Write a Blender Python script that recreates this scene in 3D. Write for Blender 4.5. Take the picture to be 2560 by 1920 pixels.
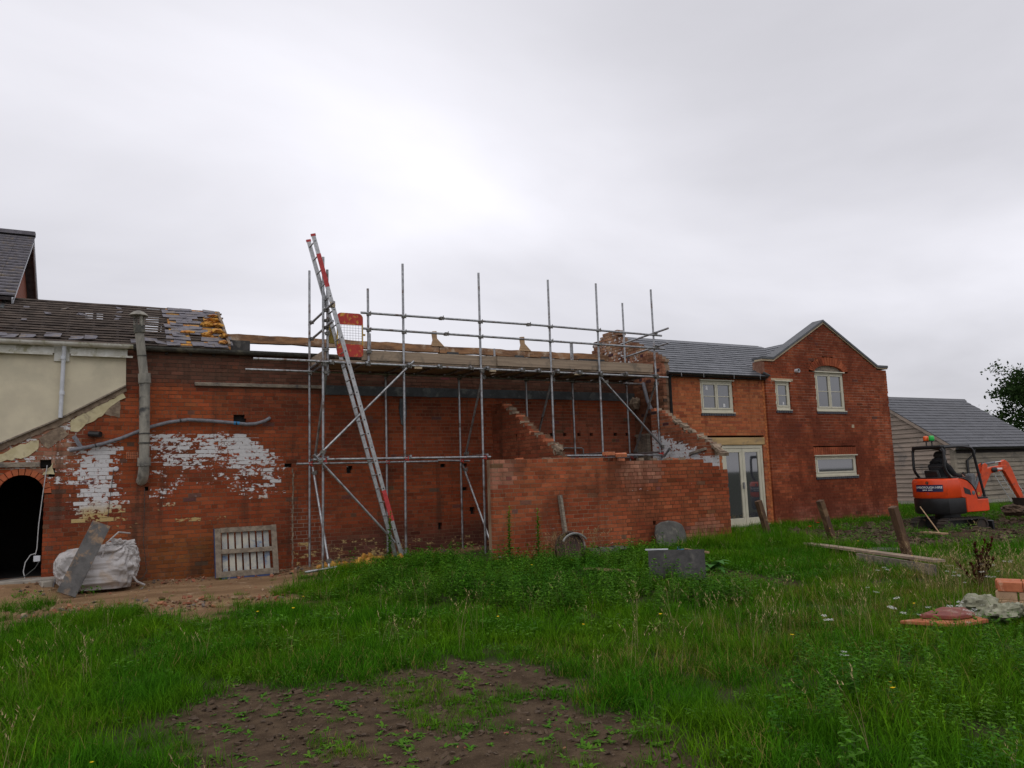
import bpy, bmesh, math, random
import numpy as np
from mathutils import Vector, Matrix, noise
random.seed(7)
for o in list(bpy.data.objects): bpy.data.objects.remove(o)
sc = bpy.context.scene
col = sc.collection
R = math.radians

# ------------------------------------------------------------------ camera
cam_d = bpy.data.cameras.new('camera'); cam = bpy.data.objects.new('camera', cam_d); col.objects.link(cam)
cam_d.sensor_width = 36; cam_d.lens = 1923/2560*36; cam_d.clip_end = 3000; cam_d.clip_start = .05
YAW, PIT, ROLL = R(27.8), R(7.0), R(1.9)
f = Vector((math.sin(YAW)*math.cos(PIT), math.cos(YAW)*math.cos(PIT), math.sin(PIT)))
r = Vector((math.cos(YAW), -math.sin(YAW), 0)); u = r.cross(f)
r2 = math.cos(ROLL)*r - math.sin(ROLL)*u; u2 = math.sin(ROLL)*r + math.cos(ROLL)*u
CAM = Vector((0, -15.84, 1.65))
m = Matrix((r2, u2, -f)).transposed().to_4x4(); m.translation = CAM
cam.matrix_world = m
sc.camera = cam

# ------------------------------------------------------------------ sky, sun, exposure
SUN_EL, SUN_AZ = R(58), R(-150)      # azimuth measured from +Y towards +X
sdir = Vector((math.sin(SUN_AZ)*math.cos(SUN_EL), math.cos(SUN_AZ)*math.cos(SUN_EL), math.sin(SUN_EL)))
w = bpy.data.worlds.new('World'); sc.world = w; w.use_nodes = True
nt = w.node_tree; nt.nodes.clear()
def N(t, **k):
    n = nt.nodes.new(t)
    for a, b in k.items(): setattr(n, a, b)
    return n
L = lambda a, b: nt.links.new(a, b)
def MATH(op, a, b=None, clamp=False):
    n = N('ShaderNodeMath', operation=op, use_clamp=clamp)
    for i, v in enumerate((a, b)):
        if v is None: continue
        if isinstance(v, (int, float)): n.inputs[i].default_value = v
        else: L(v, n.inputs[i])
    return n.outputs[0]
sky = N('ShaderNodeTexSky', sky_type='NISHITA'); sky.sun_disc = False
sky.sun_elevation = SUN_EL; sky.sun_rotation = SUN_AZ
tc = N('ShaderNodeTexCoord'); sep = N('ShaderNodeSeparateXYZ'); L(tc.outputs['Generated'], sep.inputs[0])
den = MATH('ADD', MATH('MAXIMUM', sep.outputs[2], 0.0), .22)
cmb = N('ShaderNodeCombineXYZ'); L(MATH('DIVIDE', sep.outputs[0], den), cmb.inputs[0]); L(MATH('DIVIDE', sep.outputs[1], den), cmb.inputs[1])
mp = N('ShaderNodeMapping'); L(cmb.outputs[0], mp.inputs[0]); mp.inputs['Rotation'].default_value = (0, 0, R(-38)); mp.inputs['Scale'].default_value = (.85, 1.15, 1)
n1 = N('ShaderNodeTexNoise'); L(mp.outputs[0], n1.inputs['Vector']); n1.inputs['Scale'].default_value = .75; n1.inputs['Detail'].default_value = 7; n1.inputs['Roughness'].default_value = .48; n1.inputs['Distortion'].default_value = .35
# bright patch where the sun sits behind the cloud deck
gd = Vector((.22, .90, .36)).normalized()
dt = N('ShaderNodeVectorMath', operation='DOT_PRODUCT'); L(tc.outputs['Generated'], dt.inputs[0]); dt.inputs[1].default_value = gd
glow = MATH('POWER', MATH('MAXIMUM', dt.outputs['Value'], 0.0), 9.0)
cl = MATH('ADD', MATH('MULTIPLY', MATH('SUBTRACT', n1.outputs[0], .5), .98), MATH('ADD', MATH('MULTIPLY', glow, .27), .73))
tint = N('ShaderNodeCombineXYZ'); L(MATH('MULTIPLY', cl, .985), tint.inputs[0]); L(MATH('MULTIPLY', cl, .975), tint.inputs[1]); L(MATH('MULTIPLY', cl, 1.045), tint.inputs[2])
b1 = N('ShaderNodeBackground'); L(sky.outputs[0], b1.inputs[0]); b1.inputs[1].default_value = .08
b2 = N('ShaderNodeBackground'); L(tint.outputs[0], b2.inputs[0]); b2.inputs[1].default_value = 1.0
mx = N('ShaderNodeMixShader'); mx.inputs[0].default_value = .94; L(b1.outputs[0], mx.inputs[1]); L(b2.outputs[0], mx.inputs[2])
wo = N('ShaderNodeOutputWorld'); L(mx.outputs[0], wo.inputs[0])
sl = bpy.data.lights.new('sun', 'SUN'); so = bpy.data.objects.new('sun', sl); col.objects.link(so)
sl.energy = .8; sl.angle = R(70); sl.color = (1, .97, .93)
so.rotation_euler = sdir.to_track_quat('Z', 'Y').to_euler(); so.location = (0, -10, 20)
sc.view_settings.view_transform = 'Standard'; sc.view_settings.look = 'None'
sc.view_settings.exposure = 0.0; sc.view_settings.gamma = 1
sc.render.engine = 'CYCLES'

# ------------------------------------------------------------------ helpers
def fbm(x, y, z=0., oct=4):
    v, a, t = 0, 1, 0
    for i in range(oct):
        v += a*noise.noise(Vector((x, y, z))); t += a; a *= .5; x *= 2.03; y *= 2.03; z = z*2.03+7
    return v/t
def sst(a, b, x):
    t = min(1, max(0, (x-a)/(b-a))); return t*t*(3-2*t)
def inpoly(x, y, P):
    c = False; j = len(P)-1
    for i in range(len(P)):
        if (P[i][1] > y) != (P[j][1] > y) and x < (P[j][0]-P[i][0])*(y-P[i][1])/(P[j][1]-P[i][1])+P[i][0]: c = not c
        j = i
    return c
def pdist(x, y, P):
    d = 1e9
    for i in range(len(P)):
        ax, ay = P[i-1]; bx, by = P[i]; dx, dy = bx-ax, by-ay
        t = max(0, min(1, ((x-ax)*dx+(y-ay)*dy)/(dx*dx+dy*dy+1e-9)))
        d = min(d, math.hypot(x-ax-t*dx, y-ay-t*dy))
    return d if inpoly(x, y, P) else -d

class MB:
    def __init__(s): s.v = []; s.f = []; s.t = []; s.p = []; s.tint = None; s.paint = 0.
    def add(s, vs, fs):
        o = len(s.v); s.v += [tuple(v) for v in vs]; s.f += [tuple(i+o for i in q) for q in fs]
        if s.tint is not None: s.t += [(*s.tint, 1)]*len(vs); s.p += [s.paint]*len(vs)
        return s
    def hexa(s, p, skip=()):
        fs = [(0,3,2,1),(4,5,6,7),(0,1,5,4),(1,2,6,5),(2,3,7,6),(3,0,4,7)]
        return s.add(p, [q for i, q in enumerate(fs) if i not in skip])
    def box(s, x0, x1, y0, y1, z0, z1, skip=()):
        return s.hexa([(x0,y0,z0),(x1,y0,z0),(x1,y1,z0),(x0,y1,z0),(x0,y0,z1),(x1,y0,z1),(x1,y1,z1),(x0,y1,z1)], skip)
    def obox(s, c, sx, sy, sz, M=None):
        pts = [Vector((a*sx/2, b*sy/2, d*sz/2)) for d in (-1,1) for a, b in ((-1,-1),(1,-1),(1,1),(-1,1))]
        if M is not None: pts = [M @ p for p in pts]
        return s.hexa([p+Vector(c) for p in pts])
    def bar(s, p, q, w, h, up=(0,0,1)):
        p, q = Vector(p), Vector(q); d = (q-p).normalized(); a = d.cross(Vector(up))
        if a.length < 1e-4: a = d.cross(Vector((1,0,0)))
        a.normalize(); b = a.cross(d)
        P = []
        for e in (p, q):
            for i, j in ((-1,-1),(1,-1),(1,1),(-1,1)): P.append(e+a*(i*w/2)+b*(j*h/2))
        return s.add(P, [(0,1,2,3),(7,6,5,4),(0,4,5,1),(1,5,6,2),(2,6,7,3),(3,7,4,0)])
    def tube(s, p, q, r, n=8, r1=None, hollow=False):
        return s.path([p, q], [r, r if r1 is None else r1], n, hollow)
    def path(s, pts, rr, n=8, hollow=False):
        pts = [Vector(p) for p in pts]
        if isinstance(rr, (int, float)): rr = [rr]*len(pts)
        V = []; ref = None
        for i, p in enumerate(pts):
            d = (pts[min(i+1, len(pts)-1)]-pts[max(i-1, 0)]).normalized()
            if ref is None:
                ref = d.cross(Vector((.13,.31,.94)))
                if ref.length < .05: ref = d.cross(Vector((1,0,0)))
            a = (ref-d*ref.dot(d)).normalized(); ref = a; b = d.cross(a)
            for k in range(n):
                t = 2*math.pi*k/n; V.append(p+(a*math.cos(t)+b*math.sin(t))*rr[i])
        F = []
        for i in range(len(pts)-1):
            for k in range(n): F.append((i*n+k, i*n+(k+1)%n, (i+1)*n+(k+1)%n, (i+1)*n+k))
        if not hollow: F.append(tuple(range(n-1, -1, -1))); F.append(tuple((len(pts)-1)*n+k for k in range(n)))
        return s.add(V, F)
    def lathe(s, c, prof, n=16, axis='z', M=None):
        V = []; F = []
        for rr, h in prof:
            for k in range(n):
                t = 2*math.pi*k/n; p = Vector((rr*math.cos(t), rr*math.sin(t), h))
                if M is not None: p = M @ p
                V.append(p+Vector(c))
        m_ = len(prof)
        for i in range(m_-1):
            for k in range(n): F.append((i*n+k, i*n+(k+1)%n, (i+1)*n+(k+1)%n, (i+1)*n+k))
        F.append(tuple(range(n-1,-1,-1))); F.append(tuple((m_-1)*n+k for k in range(n)))
        return s.add(V, F)
    def prism(s, poly, off):
        off = Vector(off); n = len(poly); P = [Vector(p) for p in poly]
        F = [tuple(range(n-1,-1,-1)), tuple(range(n, 2*n))]+[(i, (i+1)%n, n+(i+1)%n, n+i) for i in range(n)]
        return s.add(P+[p+off for p in P], F)
    def mesh(s, name, smooth=False):
        me = bpy.data.meshes.new(name); me.from_pydata(s.v, [], s.f)
        if s.t:
            a = me.attributes.new('tint', 'FLOAT_COLOR', 'POINT'); a.data.foreach_set('color', np.array(s.t, 'f').ravel())
            a = me.attributes.new('paint', 'FLOAT', 'POINT'); a.data.foreach_set('value', np.array(s.p, 'f'))
        me.update()
        bm = bmesh.new(); bm.from_mesh(me); bmesh.ops.recalc_face_normals(bm, faces=bm.faces)
        if smooth:
            for q in bm.faces: q.smooth = True
        bm.to_mesh(me); bm.free()
        return me

def obj(name, me, mat=None, parent=None, keep=True):
    if isinstance(me, MB): me = me.mesh(name)
    o = bpy.data.objects.new(name, me); col.objects.link(o)
    if mat is not None and len(me.materials) == 0: me.materials.append(mat)
    o.color = (0, 0, 0, 0)
    if parent is not None:
        o.parent = parent
        if keep and parent.parent is None: o.matrix_parent_inverse = Matrix.Translation(-parent.location)
    return o
def part(name, mb, mat, parent, smooth=False, bevel=0, local=False, autosm=None):
    me = mb.mesh(name, smooth)
    o = obj(name, me, mat, parent, keep=not local)
    if bevel:
        b = o.modifiers.new('bevel', 'BEVEL'); b.width = bevel; b.segments = 2; b.limit_method = 'ANGLE'; b.angle_limit = R(35)
        for p in me.polygons: p.use_smooth = True
        me.set_sharp_from_angle(angle=R(40)) if not smooth else None
    elif autosm:
        for p in me.polygons: p.use_smooth = True
        me.set_sharp_from_angle(angle=R(autosm))
    return o
def tag(o, label=None, cat=None, group=None, kind=None):
    if label: o['label'] = label
    if cat: o['category'] = cat
    if group: o['group'] = group
    if kind: o['kind'] = kind
    return o
def thing(name, label, cat, loc=(0,0,0), rotz=0, group=None):
    o = bpy.data.objects.new(name, None); col.objects.link(o); o.location = loc; o.rotation_euler = (0,0,rotz)
    o.empty_display_size = .1
    return tag(o, label, cat, group)

# ------------------------------------------------------------------ materials
class NT:
    def __init__(s, name):
        s.m = bpy.data.materials.new(name); s.m.use_nodes = True; s.t = s.m.node_tree; s.t.nodes.clear()
        s.out = s.n('ShaderNodeOutputMaterial'); s.b = s.n('ShaderNodeBsdfPrincipled'); s.l(s.b.outputs[0], s.out.inputs[0])
        s.pos = s.n('ShaderNodeNewGeometry').outputs['Position']
    def n(s, t, **k):
        x = s.t.nodes.new(t)
        for a, b in k.items(): setattr(x, a, b)
        return x
    def l(s, a, b): s.t.links.new(a, b)
    def put(s, v, sock):
        if hasattr(v, 'node'): s.l(v, sock)
        elif isinstance(v, tuple) and len(v) == 3 and sock.type == 'RGBA': sock.default_value = (*v, 1)
        else: sock.default_value = v
    def noise(s, scale, detail=3, rough=.55, vec=None, dist=0, stretch=None):
        x = s.n('ShaderNodeTexNoise'); v = vec or s.pos
        if stretch:
            q = s.n('ShaderNodeMapping'); s.l(v, q.inputs[0]); q.inputs['Scale'].default_value = stretch; v = q.outputs[0]
        s.l(v, x.inputs['Vector']); x.inputs['Scale'].default_value = scale; x.inputs['Detail'].default_value = detail
        x.inputs['Roughness'].default_value = rough; x.inputs['Distortion'].default_value = dist
        return x.outputs[0]
    def ramp(s, fac, a, b, va=0., vb=1.):
        x = s.n('ShaderNodeMapRange'); x.interpolation_type = 'SMOOTHSTEP'; s.put(fac, x.inputs[0])
        for i, v in enumerate((a, b, va, vb)): s.put(v, x.inputs[1+i])
        return x.outputs[0]
    def mix(s, fac, a, b, mode='MIX'):
        x = s.n('ShaderNodeMix', data_type='RGBA', blend_type=mode); s.put(fac, x.inputs[0]); s.put(a, x.inputs[6]); s.put(b, x.inputs[7]); return x.outputs[2]
    def math(s, op, a, b=0., c=None):
        x = s.n('ShaderNodeMath', operation=op); s.put(a, x.inputs[0]); s.put(b, x.inputs[1])
        if c is not None: s.put(c, x.inputs[2])
        return x.outputs[0]
    def bump(s, h, strength=.3, dist=.01):
        x = s.n('ShaderNodeBump'); s.put(h, x.inputs['Height']); x.inputs['Strength'].default_value = strength; x.inputs['Distance'].default_value = dist
        s.l(x.outputs[0], s.b.inputs['Normal'])
    def fin(s, colr, rough=.85, metal=0., spec=None):
        s.put(colr, s.b.inputs['Base Color']); s.put(rough, s.b.inputs['Roughness']); s.put(metal, s.b.inputs['Metallic'])
        if spec is not None: s.b.inputs['Specular IOR Level'].default_value = spec
        return s.m

def pbr(name, c1, c2=None, scale=6, rough=.8, metal=0., bump=0., bscale=40, spec=None, stretch=None, detail=5, lo=.35, hi=.65, c3=None, s3=1.2, speck=None):
    t = NT(name)
    nz = t.noise(scale, detail, .6, stretch=stretch)
    c = t.mix(t.ramp(nz, lo, hi), c1, c2 or tuple(x*.8 for x in c1))
    if c3: c = t.mix(t.ramp(t.noise(s3, 5, .65, dist=.4), .52, .68), c, c3)
    if speck: c = t.mix(t.ramp(t.noise(speck[1], 2, .7), .64, .68), c, speck[0])
    if bump: t.bump(t.noise(bscale, 4, .6, stretch=stretch), bump, .01)
    return t.fin(c, rough, metal, spec)

def brick_mat(name, white=(.68,.67,.67), ochre=None, dirt=(.06,.035,.025), dirt_lo=.58, dirt_hi=.78):
    t = NT(name)
    at = t.n('ShaderNodeAttribute', attribute_name='tint'); ap = t.n('ShaderNodeAttribute', attribute_name='paint'); oi = t.n('ShaderNodeObjectInfo')
    c = t.mix(1., at.outputs['Color'], oi.outputs['Color'], 'ADD')
    p = t.math('ADD', ap.outputs['Fac'], oi.outputs['Alpha'])
    fine = t.noise(38, 5, .65)
    c = t.mix(1., c, t.mix(fine, (.62,.62,.62), (1.38,1.34,1.3)), 'MULTIPLY')
    big = t.noise(1.1, 6, .66, dist=.5)
    c = t.mix(t.ramp(big, dirt_lo-.04, dirt_hi, 0, .72), c, dirt)
    st = t.noise(1.6, 5, .65, stretch=(2.2,2.2,.22)); c = t.mix(t.ramp(st, .50, .72, 0, .62), c, dirt)
    pale = t.noise(1.7, 6, .68, dist=.3)
    c = t.mix(t.ramp(pale, .63, .8, 0, .22), c, (.42,.26,.19))
    wn = t.noise(11, 7, .62, stretch=(1,1,1.9)); wn2 = t.noise(2.4, 4, .6)
    th = t.math('ADD', t.math('MULTIPLY', wn, 1.3), t.math('MULTIPLY', wn2, .55))
    mask = t.ramp(t.math('ADD', th, p), 1.36, 1.42)
    wc = t.mix(t.noise(19, 4, .6), tuple(x*.78 for x in white), white)
    if ochre:
        sp = t.n('ShaderNodeSeparateXYZ'); t.l(t.pos, sp.inputs[0])
        zz = t.math('ADD', sp.outputs[2], t.math('MULTIPLY', t.noise(1.4, 4), 1.1))
        wc = t.mix(t.ramp(zz, 2.1, 1.75), wc, ochre)
    c = t.mix(mask, c, wc)
    t.bump(t.math('ADD', t.noise(60, 4, .7), t.math('MULTIPLY', mask, .5)), .5, .004)
    return t.fin(c, .95, 0, .06)

M = {}
M['brick'] = brick_mat('old_red_brick', ochre=(.46,.34,.15))
M['brick_new'] = brick_mat('new_orange_brick', dirt=(.16,.05,.03), dirt_lo=.62)
M['brick_gable'] = brick_mat('dark_red_brick', dirt=(.13,.035,.02), dirt_lo=.42, dirt_hi=.6)
M['brick_low'] = brick_mat('weathered_brick', dirt=(.13,.045,.025), dirt_lo=.5, dirt_hi=.66)
M['steel'] = pbr('galvanised_tube', (.42,.43,.44), (.27,.27,.28), 14, .42, .75, .1, 60, c3=(.16,.11,.09), s3=5)
M['coupler'] = pbr('coupler_steel', (.23,.22,.20), (.13,.12,.11), 30, .6, .6, .3, 90)
M['coupler_red'] = pbr('coupler_red', (.5,.04,.03), (.32,.03,.02), 30, .6)
M['alu'] = pbr('ladder_aluminium', (.52,.52,.52), (.38,.38,.38), 20, .38, .8, .08, 60)
M['alu_red'] = pbr('ladder_red', (.55,.05,.05), (.42,.03,.03), 20, .5)
M['board'] = pbr('scaffold_board', (.36,.27,.19), (.25,.185,.13), 5, .85, 0, .3, 30, stretch=(.25,1,6), c3=(.19,.15,.11), s3=3)
M['oldwood'] = pbr('weathered_timber', (.30,.25,.19), (.17,.14,.11), 9, .9, 0, .6, 40, stretch=(1,1,4), c3=(.10,.09,.085), s3=4)
M['purlin'] = pbr('stripped_purlin', (.36,.19,.09), (.15,.08,.045), 4, .9, 0, .7, 22, stretch=(.5,2,2), c3=(.46,.35,.25), s3=2.6)
M['fresh'] = pbr('fresh_timber', (.45,.30,.17), (.33,.21,.115), 5, .8, 0, .3, 30, stretch=(.3,1,5))
M['post'] = pbr('brown_post', (.12,.062,.03), (.07,.036,.02), 8, .85, 0, .5, 40, stretch=(2,2,.4), c3=(.2,.12,.06), s3=4)
M['batten'] = pbr('old_batten', (.19,.15,.125), (.10,.08,.07), 12, .9, 0, .4, 60, stretch=(.3,1,1))
M['felt'] = pbr('dark_sarking', (.045,.035,.035), (.03,.022,.022), 8, .9)
M['slate_old'] = pbr('old_slate', (.16,.15,.17), (.10,.092,.105), 9, .7, 0, .4, 50, c3=(.21,.17,.13), s3=5)
M['slate'] = pbr('new_slate', (.115,.12,.135), (.085,.09,.10), 3, .42, 0, .25, 40, c3=(.15,.155,.17), s3=2.5)
M['slate_barn'] = pbr('barn_slate', (.085,.087,.098), (.062,.064,.072), 3, .5, 0, .25, 40)
M['foam'] = pbr('yellow_foam', (.62,.34,.06), (.42,.17,.03), 7, .85, 0, .9, 30, c3=(.30,.10,.03), s3=6)
M['cream'] = pbr('cream_render', (.64,.575,.42), (.56,.50,.37), 2.2, .9, 0, .25, 30, c3=(.52,.47,.345), s3=.9)
M['plaster'] = pbr('old_cream_plaster', (.60,.53,.33), (.5,.43,.25), 5, .9, 0, .4, 30, c3=(.33,.27,.18), s3=4)
M['mortar_band'] = pbr('mortar_fillet', (.27,.20,.14), (.16,.115,.08), 8, .95, 0, .8, 30, c3=(.36,.28,.19), s3=5)
M['whiteplast'] = pbr('white_plaster', (.66,.64,.63), (.54,.52,.5), 4, .9, 0, .4, 30, c3=(.34,.16,.10), s3=3.2)
M['pvc_white'] = pbr('white_pvc', (.62,.64,.68), (.5,.52,.55), 6, .45)
M['paint_white'] = pbr('white_board_paint', (.66,.65,.60), (.52,.5,.43), 6, .6, c3=(.33,.31,.2), s3=5)
M['iron'] = pbr('cast_iron', (.075,.075,.062), (.045,.042,.038), 12, .7, 0, .5, 40, c3=(.16,.15,.11), s3=4)
M['black'] = pbr('black_plastic', (.018,.018,.02), (.012,.012,.013), 6, .4)
M['rubber'] = pbr('track_rubber', (.028,.024,.021), (.05,.036,.026), 9, .85, 0, .4, 50)
M['asb'] = pbr('grey_flue_cement', (.33,.31,.26), (.19,.18,.155), 6, .9, 0, .5, 40, c3=(.055,.055,.055), s3=3.2, stretch=(1,1,.4))
M['hose'] = pbr('grey_lagging', (.20,.20,.22), (.14,.14,.155), 20, .85, 0, .4, 80)
M['lead'] = pbr('lead_flashing', (.055,.062,.066), (.035,.038,.04), 5, .6, .1, .5, 20, c3=(.12,.13,.12), s3=3)
M['sack'] = pbr('white_woven_sack', (.47,.445,.435), (.36,.34,.33), 5, .75, 0, .35, 120, c3=(.40,.33,.27), s3=3)
M['orange'] = pbr('orange_machine_paint', (.80,.070,.010), (.72,.062,.010), 4, .3, c3=(.58,.055,.014), s3=3.5)
M['orange_dirty'] = pbr('orange_boom_paint', (.72,.085,.02), (.6,.07,.018), 6, .42, c3=(.36,.08,.04), s3=6)
M['grey_seat'] = pbr('grey_panel', (.17,.18,.19), (.13,.135,.14), 6, .5)
M['chrome'] = pbr('chrome_rod', (.7,.7,.7), (.6,.6,.6), 6, .15, 1.)
M['navy'] = pbr('navy_sign', (.014,.018,.075), (.011,.014,.06), 4, .4)
M['letter'] = pbr('white_letters', (.8,.8,.8), (.75,.75,.75), 4, .5)
M['beacon_o'] = pbr('amber_beacon', (.85,.14,.02), (.7,.1,.02), 4, .2)
M['beacon_g'] = pbr('green_beacon', (.01,.5,.07), (.01,.4,.05), 4, .2)
M['clad'] = pbr('weatherboard', (.37,.29,.235), (.26,.205,.165), 3, .85, 0, .35, 25, stretch=(.35,.35,3), c3=(.20,.17,.15), s3=2)
M['clad_front'] = pbr('grey_weatherboard', (.30,.255,.195), (.19,.165,.13), 3, .85, 0, .35, 25, stretch=(.35,.35,3), c3=(.15,.13,.11), s3=2)
M['frame'] = pbr('sage_frame_paint', (.58,.545,.425), (.52,.49,.38), 5, .45)
M['oak'] = pbr('green_oak', (.50,.34,.15), (.36,.235,.10), 3, .75, 0, .35, 25, stretch=(.3,2,3), c3=(.27,.19,.11), s3=3)
M['bluebrick'] = pbr('blue_sill_brick', (.06,.06,.075), (.04,.04,.05), 10, .5)
M['stone_trim'] = pbr('buff_stone', (.50,.40,.27), (.41,.32,.21), 6, .85, 0, .3, 40)
M['coping'] = pbr('slate_coping', (.10,.105,.11), (.075,.078,.085), 5, .55)
M['stone'] = pbr('lichened_stone', (.30,.295,.205), (.17,.17,.115), 7, .95, 0, .9, 18, c3=(.37,.365,.27), s3=6)
M['slab'] = pbr('grey_slab', (.105,.10,.09), (.07,.066,.06), 6, .9, 0, .6, 30, c3=(.17,.16,.13), s3=5)
M['sheet'] = pbr('grey_sheet', (.070,.066,.064), (.043,.041,.040), 9, .9, 0, .4, 30, c3=(.12,.112,.10), s3=5)
M['loose_brick'] = pbr('loose_orange_brick', (.52,.17,.075), (.40,.115,.05), 9, .9, 0, .5, 50, c3=(.55,.28,.17), s3=9)
M['loose_brick_pale'] = pbr('loose_pale_brick', (.5,.33,.2), (.42,.26,.16), 9, .9, 0, .5, 50)
M['red_tile'] = pbr('red_quarry_tile', (.24,.06,.042), (.17,.043,.033), 14, .75, 0, .5, 60, c3=(.30,.17,.13), s3=9)
M['gate_red'] = pbr('gate_red_paint', (.50,.035,.022), (.42,.03,.02), 8, .55, 0, .2, 40, c3=(.66,.33,.04), s3=9)
M['gate_yel'] = pbr('gate_yellow', (.62,.40,.05), (.5,.3,.04), 8, .6)
M['tarp'] = pbr('yellow_strap', (.48,.36,.07), (.33,.24,.05), 16, .7)
M['wire'] = pbr('wire_mesh', (.2,.2,.2), (.13,.13,.13), 9, .5, .6)
M['pallet'] = pbr('pallet_timber', (.235,.19,.14), (.14,.11,.08), 6, .9, 0, .4, 40, stretch=(2,2,2), c3=(.16,.13,.10), s3=4)
M['pallet_slat'] = pbr('painted_slat', (.42,.40,.33), (.26,.27,.27), 5, .85, 0, .3, 40, c3=(.10,.15,.24), s3=3.5)
M['blue'] = pbr('blue_edge', (.02,.04,.13), (.015,.03,.09), 6, .7)
M['bluerope'] = pbr('blue_hook', (.02,.2,.42), (.02,.15,.33), 6, .5)
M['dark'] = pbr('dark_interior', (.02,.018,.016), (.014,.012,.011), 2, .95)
M['plank_paint'] = pbr('flaking_plank', (.12,.115,.11), (.075,.072,.07), 6, .8, 0, .4, 40, c3=(.27,.18,.11), s3=5.5)
M['skin'] = pbr('skin', (.45,.26,.19), (.4,.22,.16), 10, .6)
M['jacket'] = pbr('black_jacket', (.012,.012,.014), (.007,.007,.008), 12, .9, 0, .3, 60)
M['hair'] = pbr('dark_hair', (.012,.010,.009), (.02,.016,.013), 40, .8)
M['cable'] = pbr('grey_cable', (.5,.5,.5), (.4,.4,.4), 6, .5)
M['cable_dk'] = pbr('dark_cable', (.05,.055,.05), (.03,.03,.03), 6, .6)
M['bark'] = pbr('bark', (.09,.07,.05), (.05,.04,.03), 9, .95, 0, .8, 20)
M['lime'] = pbr('concrete', (.36,.33,.28), (.27,.245,.21), 5, .95, 0, .5, 30)
M['sticker'] = pbr('white_sticker', (.7,.7,.7), (.6,.6,.6), 4, .6)
M['galv'] = pbr('zinc_sheet', (.30,.30,.29), (.2,.2,.19), 6, .5, .4, .3, 20)
M['rust'] = pbr('rusty_drum', (.075,.04,.03), (.045,.027,.022), 7, .8, .2, .5, 30, c3=(.2,.17,.15), s3=4)
M['clod'] = pbr('earth_clod', (.062,.040,.024), (.11,.072,.043), 9, .95, 0, .6, 40)
def glass_mat():
    t = NT('window_glass')
    t.fin(pbr_c(t), .03, 0, .5); t.b.inputs['IOR'].default_value = 2.45
    return t.m
def pbr_c(t): return t.mix(t.noise(1.5, 3), (.035,.038,.044), (.05,.053,.06))
M['glass'] = glass_mat()
# ------------------------------------------------------------------ ground
def gz(x, y):
    z = .17*sst(2.5, 5, x)*sst(-9.5, -3.5, y) + .06*sst(9, 13, x)*sst(-8, -3, y)
    z += .2*sst(-.2, -1.0, x)*sst(-1.3, -.1, y)
    z += .17*math.exp(-(((x-17.2)/1.3)**2+((y+5.35)/.5)**2))
    z -= .20*math.exp(-(((x-18.6)/2.6)**2+((y+4.4)/1.9)**2))
    if y > 4: z -= .1*min(1, (y-4)/4)
    if abs(x) < 30 and abs(y) < 30: z += .05*fbm(x*.45, y*.45, 3) + .018*fbm(x*1.9, y*1.9, 9)
    return z
YARD = [(-6,-3.6),(-1.6,-3.7),(-1.1,-4.3),(-.5,-3.9),(.0,-3.7),(.5,-4.5),(1.0,-5.2),(1.5,-4.9),(1.9,-4.4),(2.5,-4.9),(2.9,-3.9),(2.5,-3.4),(2.95,-3.0),(3.3,-1.9),(5.6,-1.2),(7.0,-.9),(7.6,.6),(-6,.6)]
SOIL = [(.15,-9.5),(.95,-8.55),(1.7,-9.35),(2.85,-8.95),(3.4,-9.6),(3.45,-10.3),(3.2,-10.9),(3.4,-11.4),(2.95,-12.6),(1.2,-12.9),(.45,-10.5)]
DIG = [(11.9,-5.2),(12.9,-3.0),(15.0,-2.0),(19.5,-1.9),(24,-2.5),(23,-8),(15.5,-7.2),(13.4,-6.6)]
TRENCH = [(7.9,-6.2),(8.8,-6.0),(8.9,-7.9),(8.2,-8.0)]
def soilness(x, y):
    """0 = grown over, 1 = bare; with the kind of bare earth"""
    e = .28*fbm(x*1.4, y*1.4, 21)+.14*fbm(x*5, y*5, 4)
    a = sst(-.25, .25, pdist(x, y, YARD)+e*2.6)
    b = sst(-.20, .25, pdist(x, y, SOIL)+e*1.5)
    c = sst(-.25, .6, pdist(x, y, DIG)+e*2.2)*sst(-.55, -.1, fbm(x*.9, y*.9, 55))
    d = .9*sst(-.15, .1, pdist(x, y, TRENCH)+e)
    return a, b, max(c, d)
def axis(lo, hi, step, far):
    a = list(np.arange(lo, hi+1e-6, step)); s = step
    while a[-1] < far: s *= 1.35; a.append(a[-1]+s)
    s = step
    while a[0] > -far: s *= 1.35; a.insert(0, a[0]-s)
    return a
gx = axis(-3, 15, .11, 900); gy = axis(-14, 1.0, .11, 900)
V = []; T = []
for y in gy:
    for x in gx:
        near = -4 < x < 26 and -16 < y < 4
        a, b, c = soilness(x, y) if near else (0, 0, 0)
        z = gz(x, y)
        if near: z += .02*fbm(x*4, y*4, 2)*max(b, c) + .012*fbm(x*9, y*9, 2)*max(a, b, c)
        V.append((x, y, z)); T.append((a, b, c, 1))
nx = len(gx)
F = [(j*nx+i, j*nx+i+1, (j+1)*nx+i+1, (j+1)*nx+i) for j in range(len(gy)-1) for i in range(nx-1)]
gm = bpy.data.meshes.new('ground'); gm.from_pydata(V, [], F); gm.update()
a = gm.attributes.new('zone', 'FLOAT_COLOR', 'POINT'); a.data.foreach_set('color', np.array(T, 'f').ravel())
for p in gm.polygons: p.use_smooth = True
t = NT('earth')
za = t.n('ShaderNodeAttribute', attribute_name='zone'); zs = t.n('ShaderNodeSeparateColor'); t.l(za.outputs['Color'], zs.inputs[0])
base = t.mix(t.ramp(t.noise(3, 5), .35, .65), (.035,.05,.012), (.05,.045,.02))
yard = t.mix(t.ramp(t.noise(1.1, 6, .6, stretch=(.5,1.6,1)), .35, .65), (.31,.195,.105), (.20,.118,.062))
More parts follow.
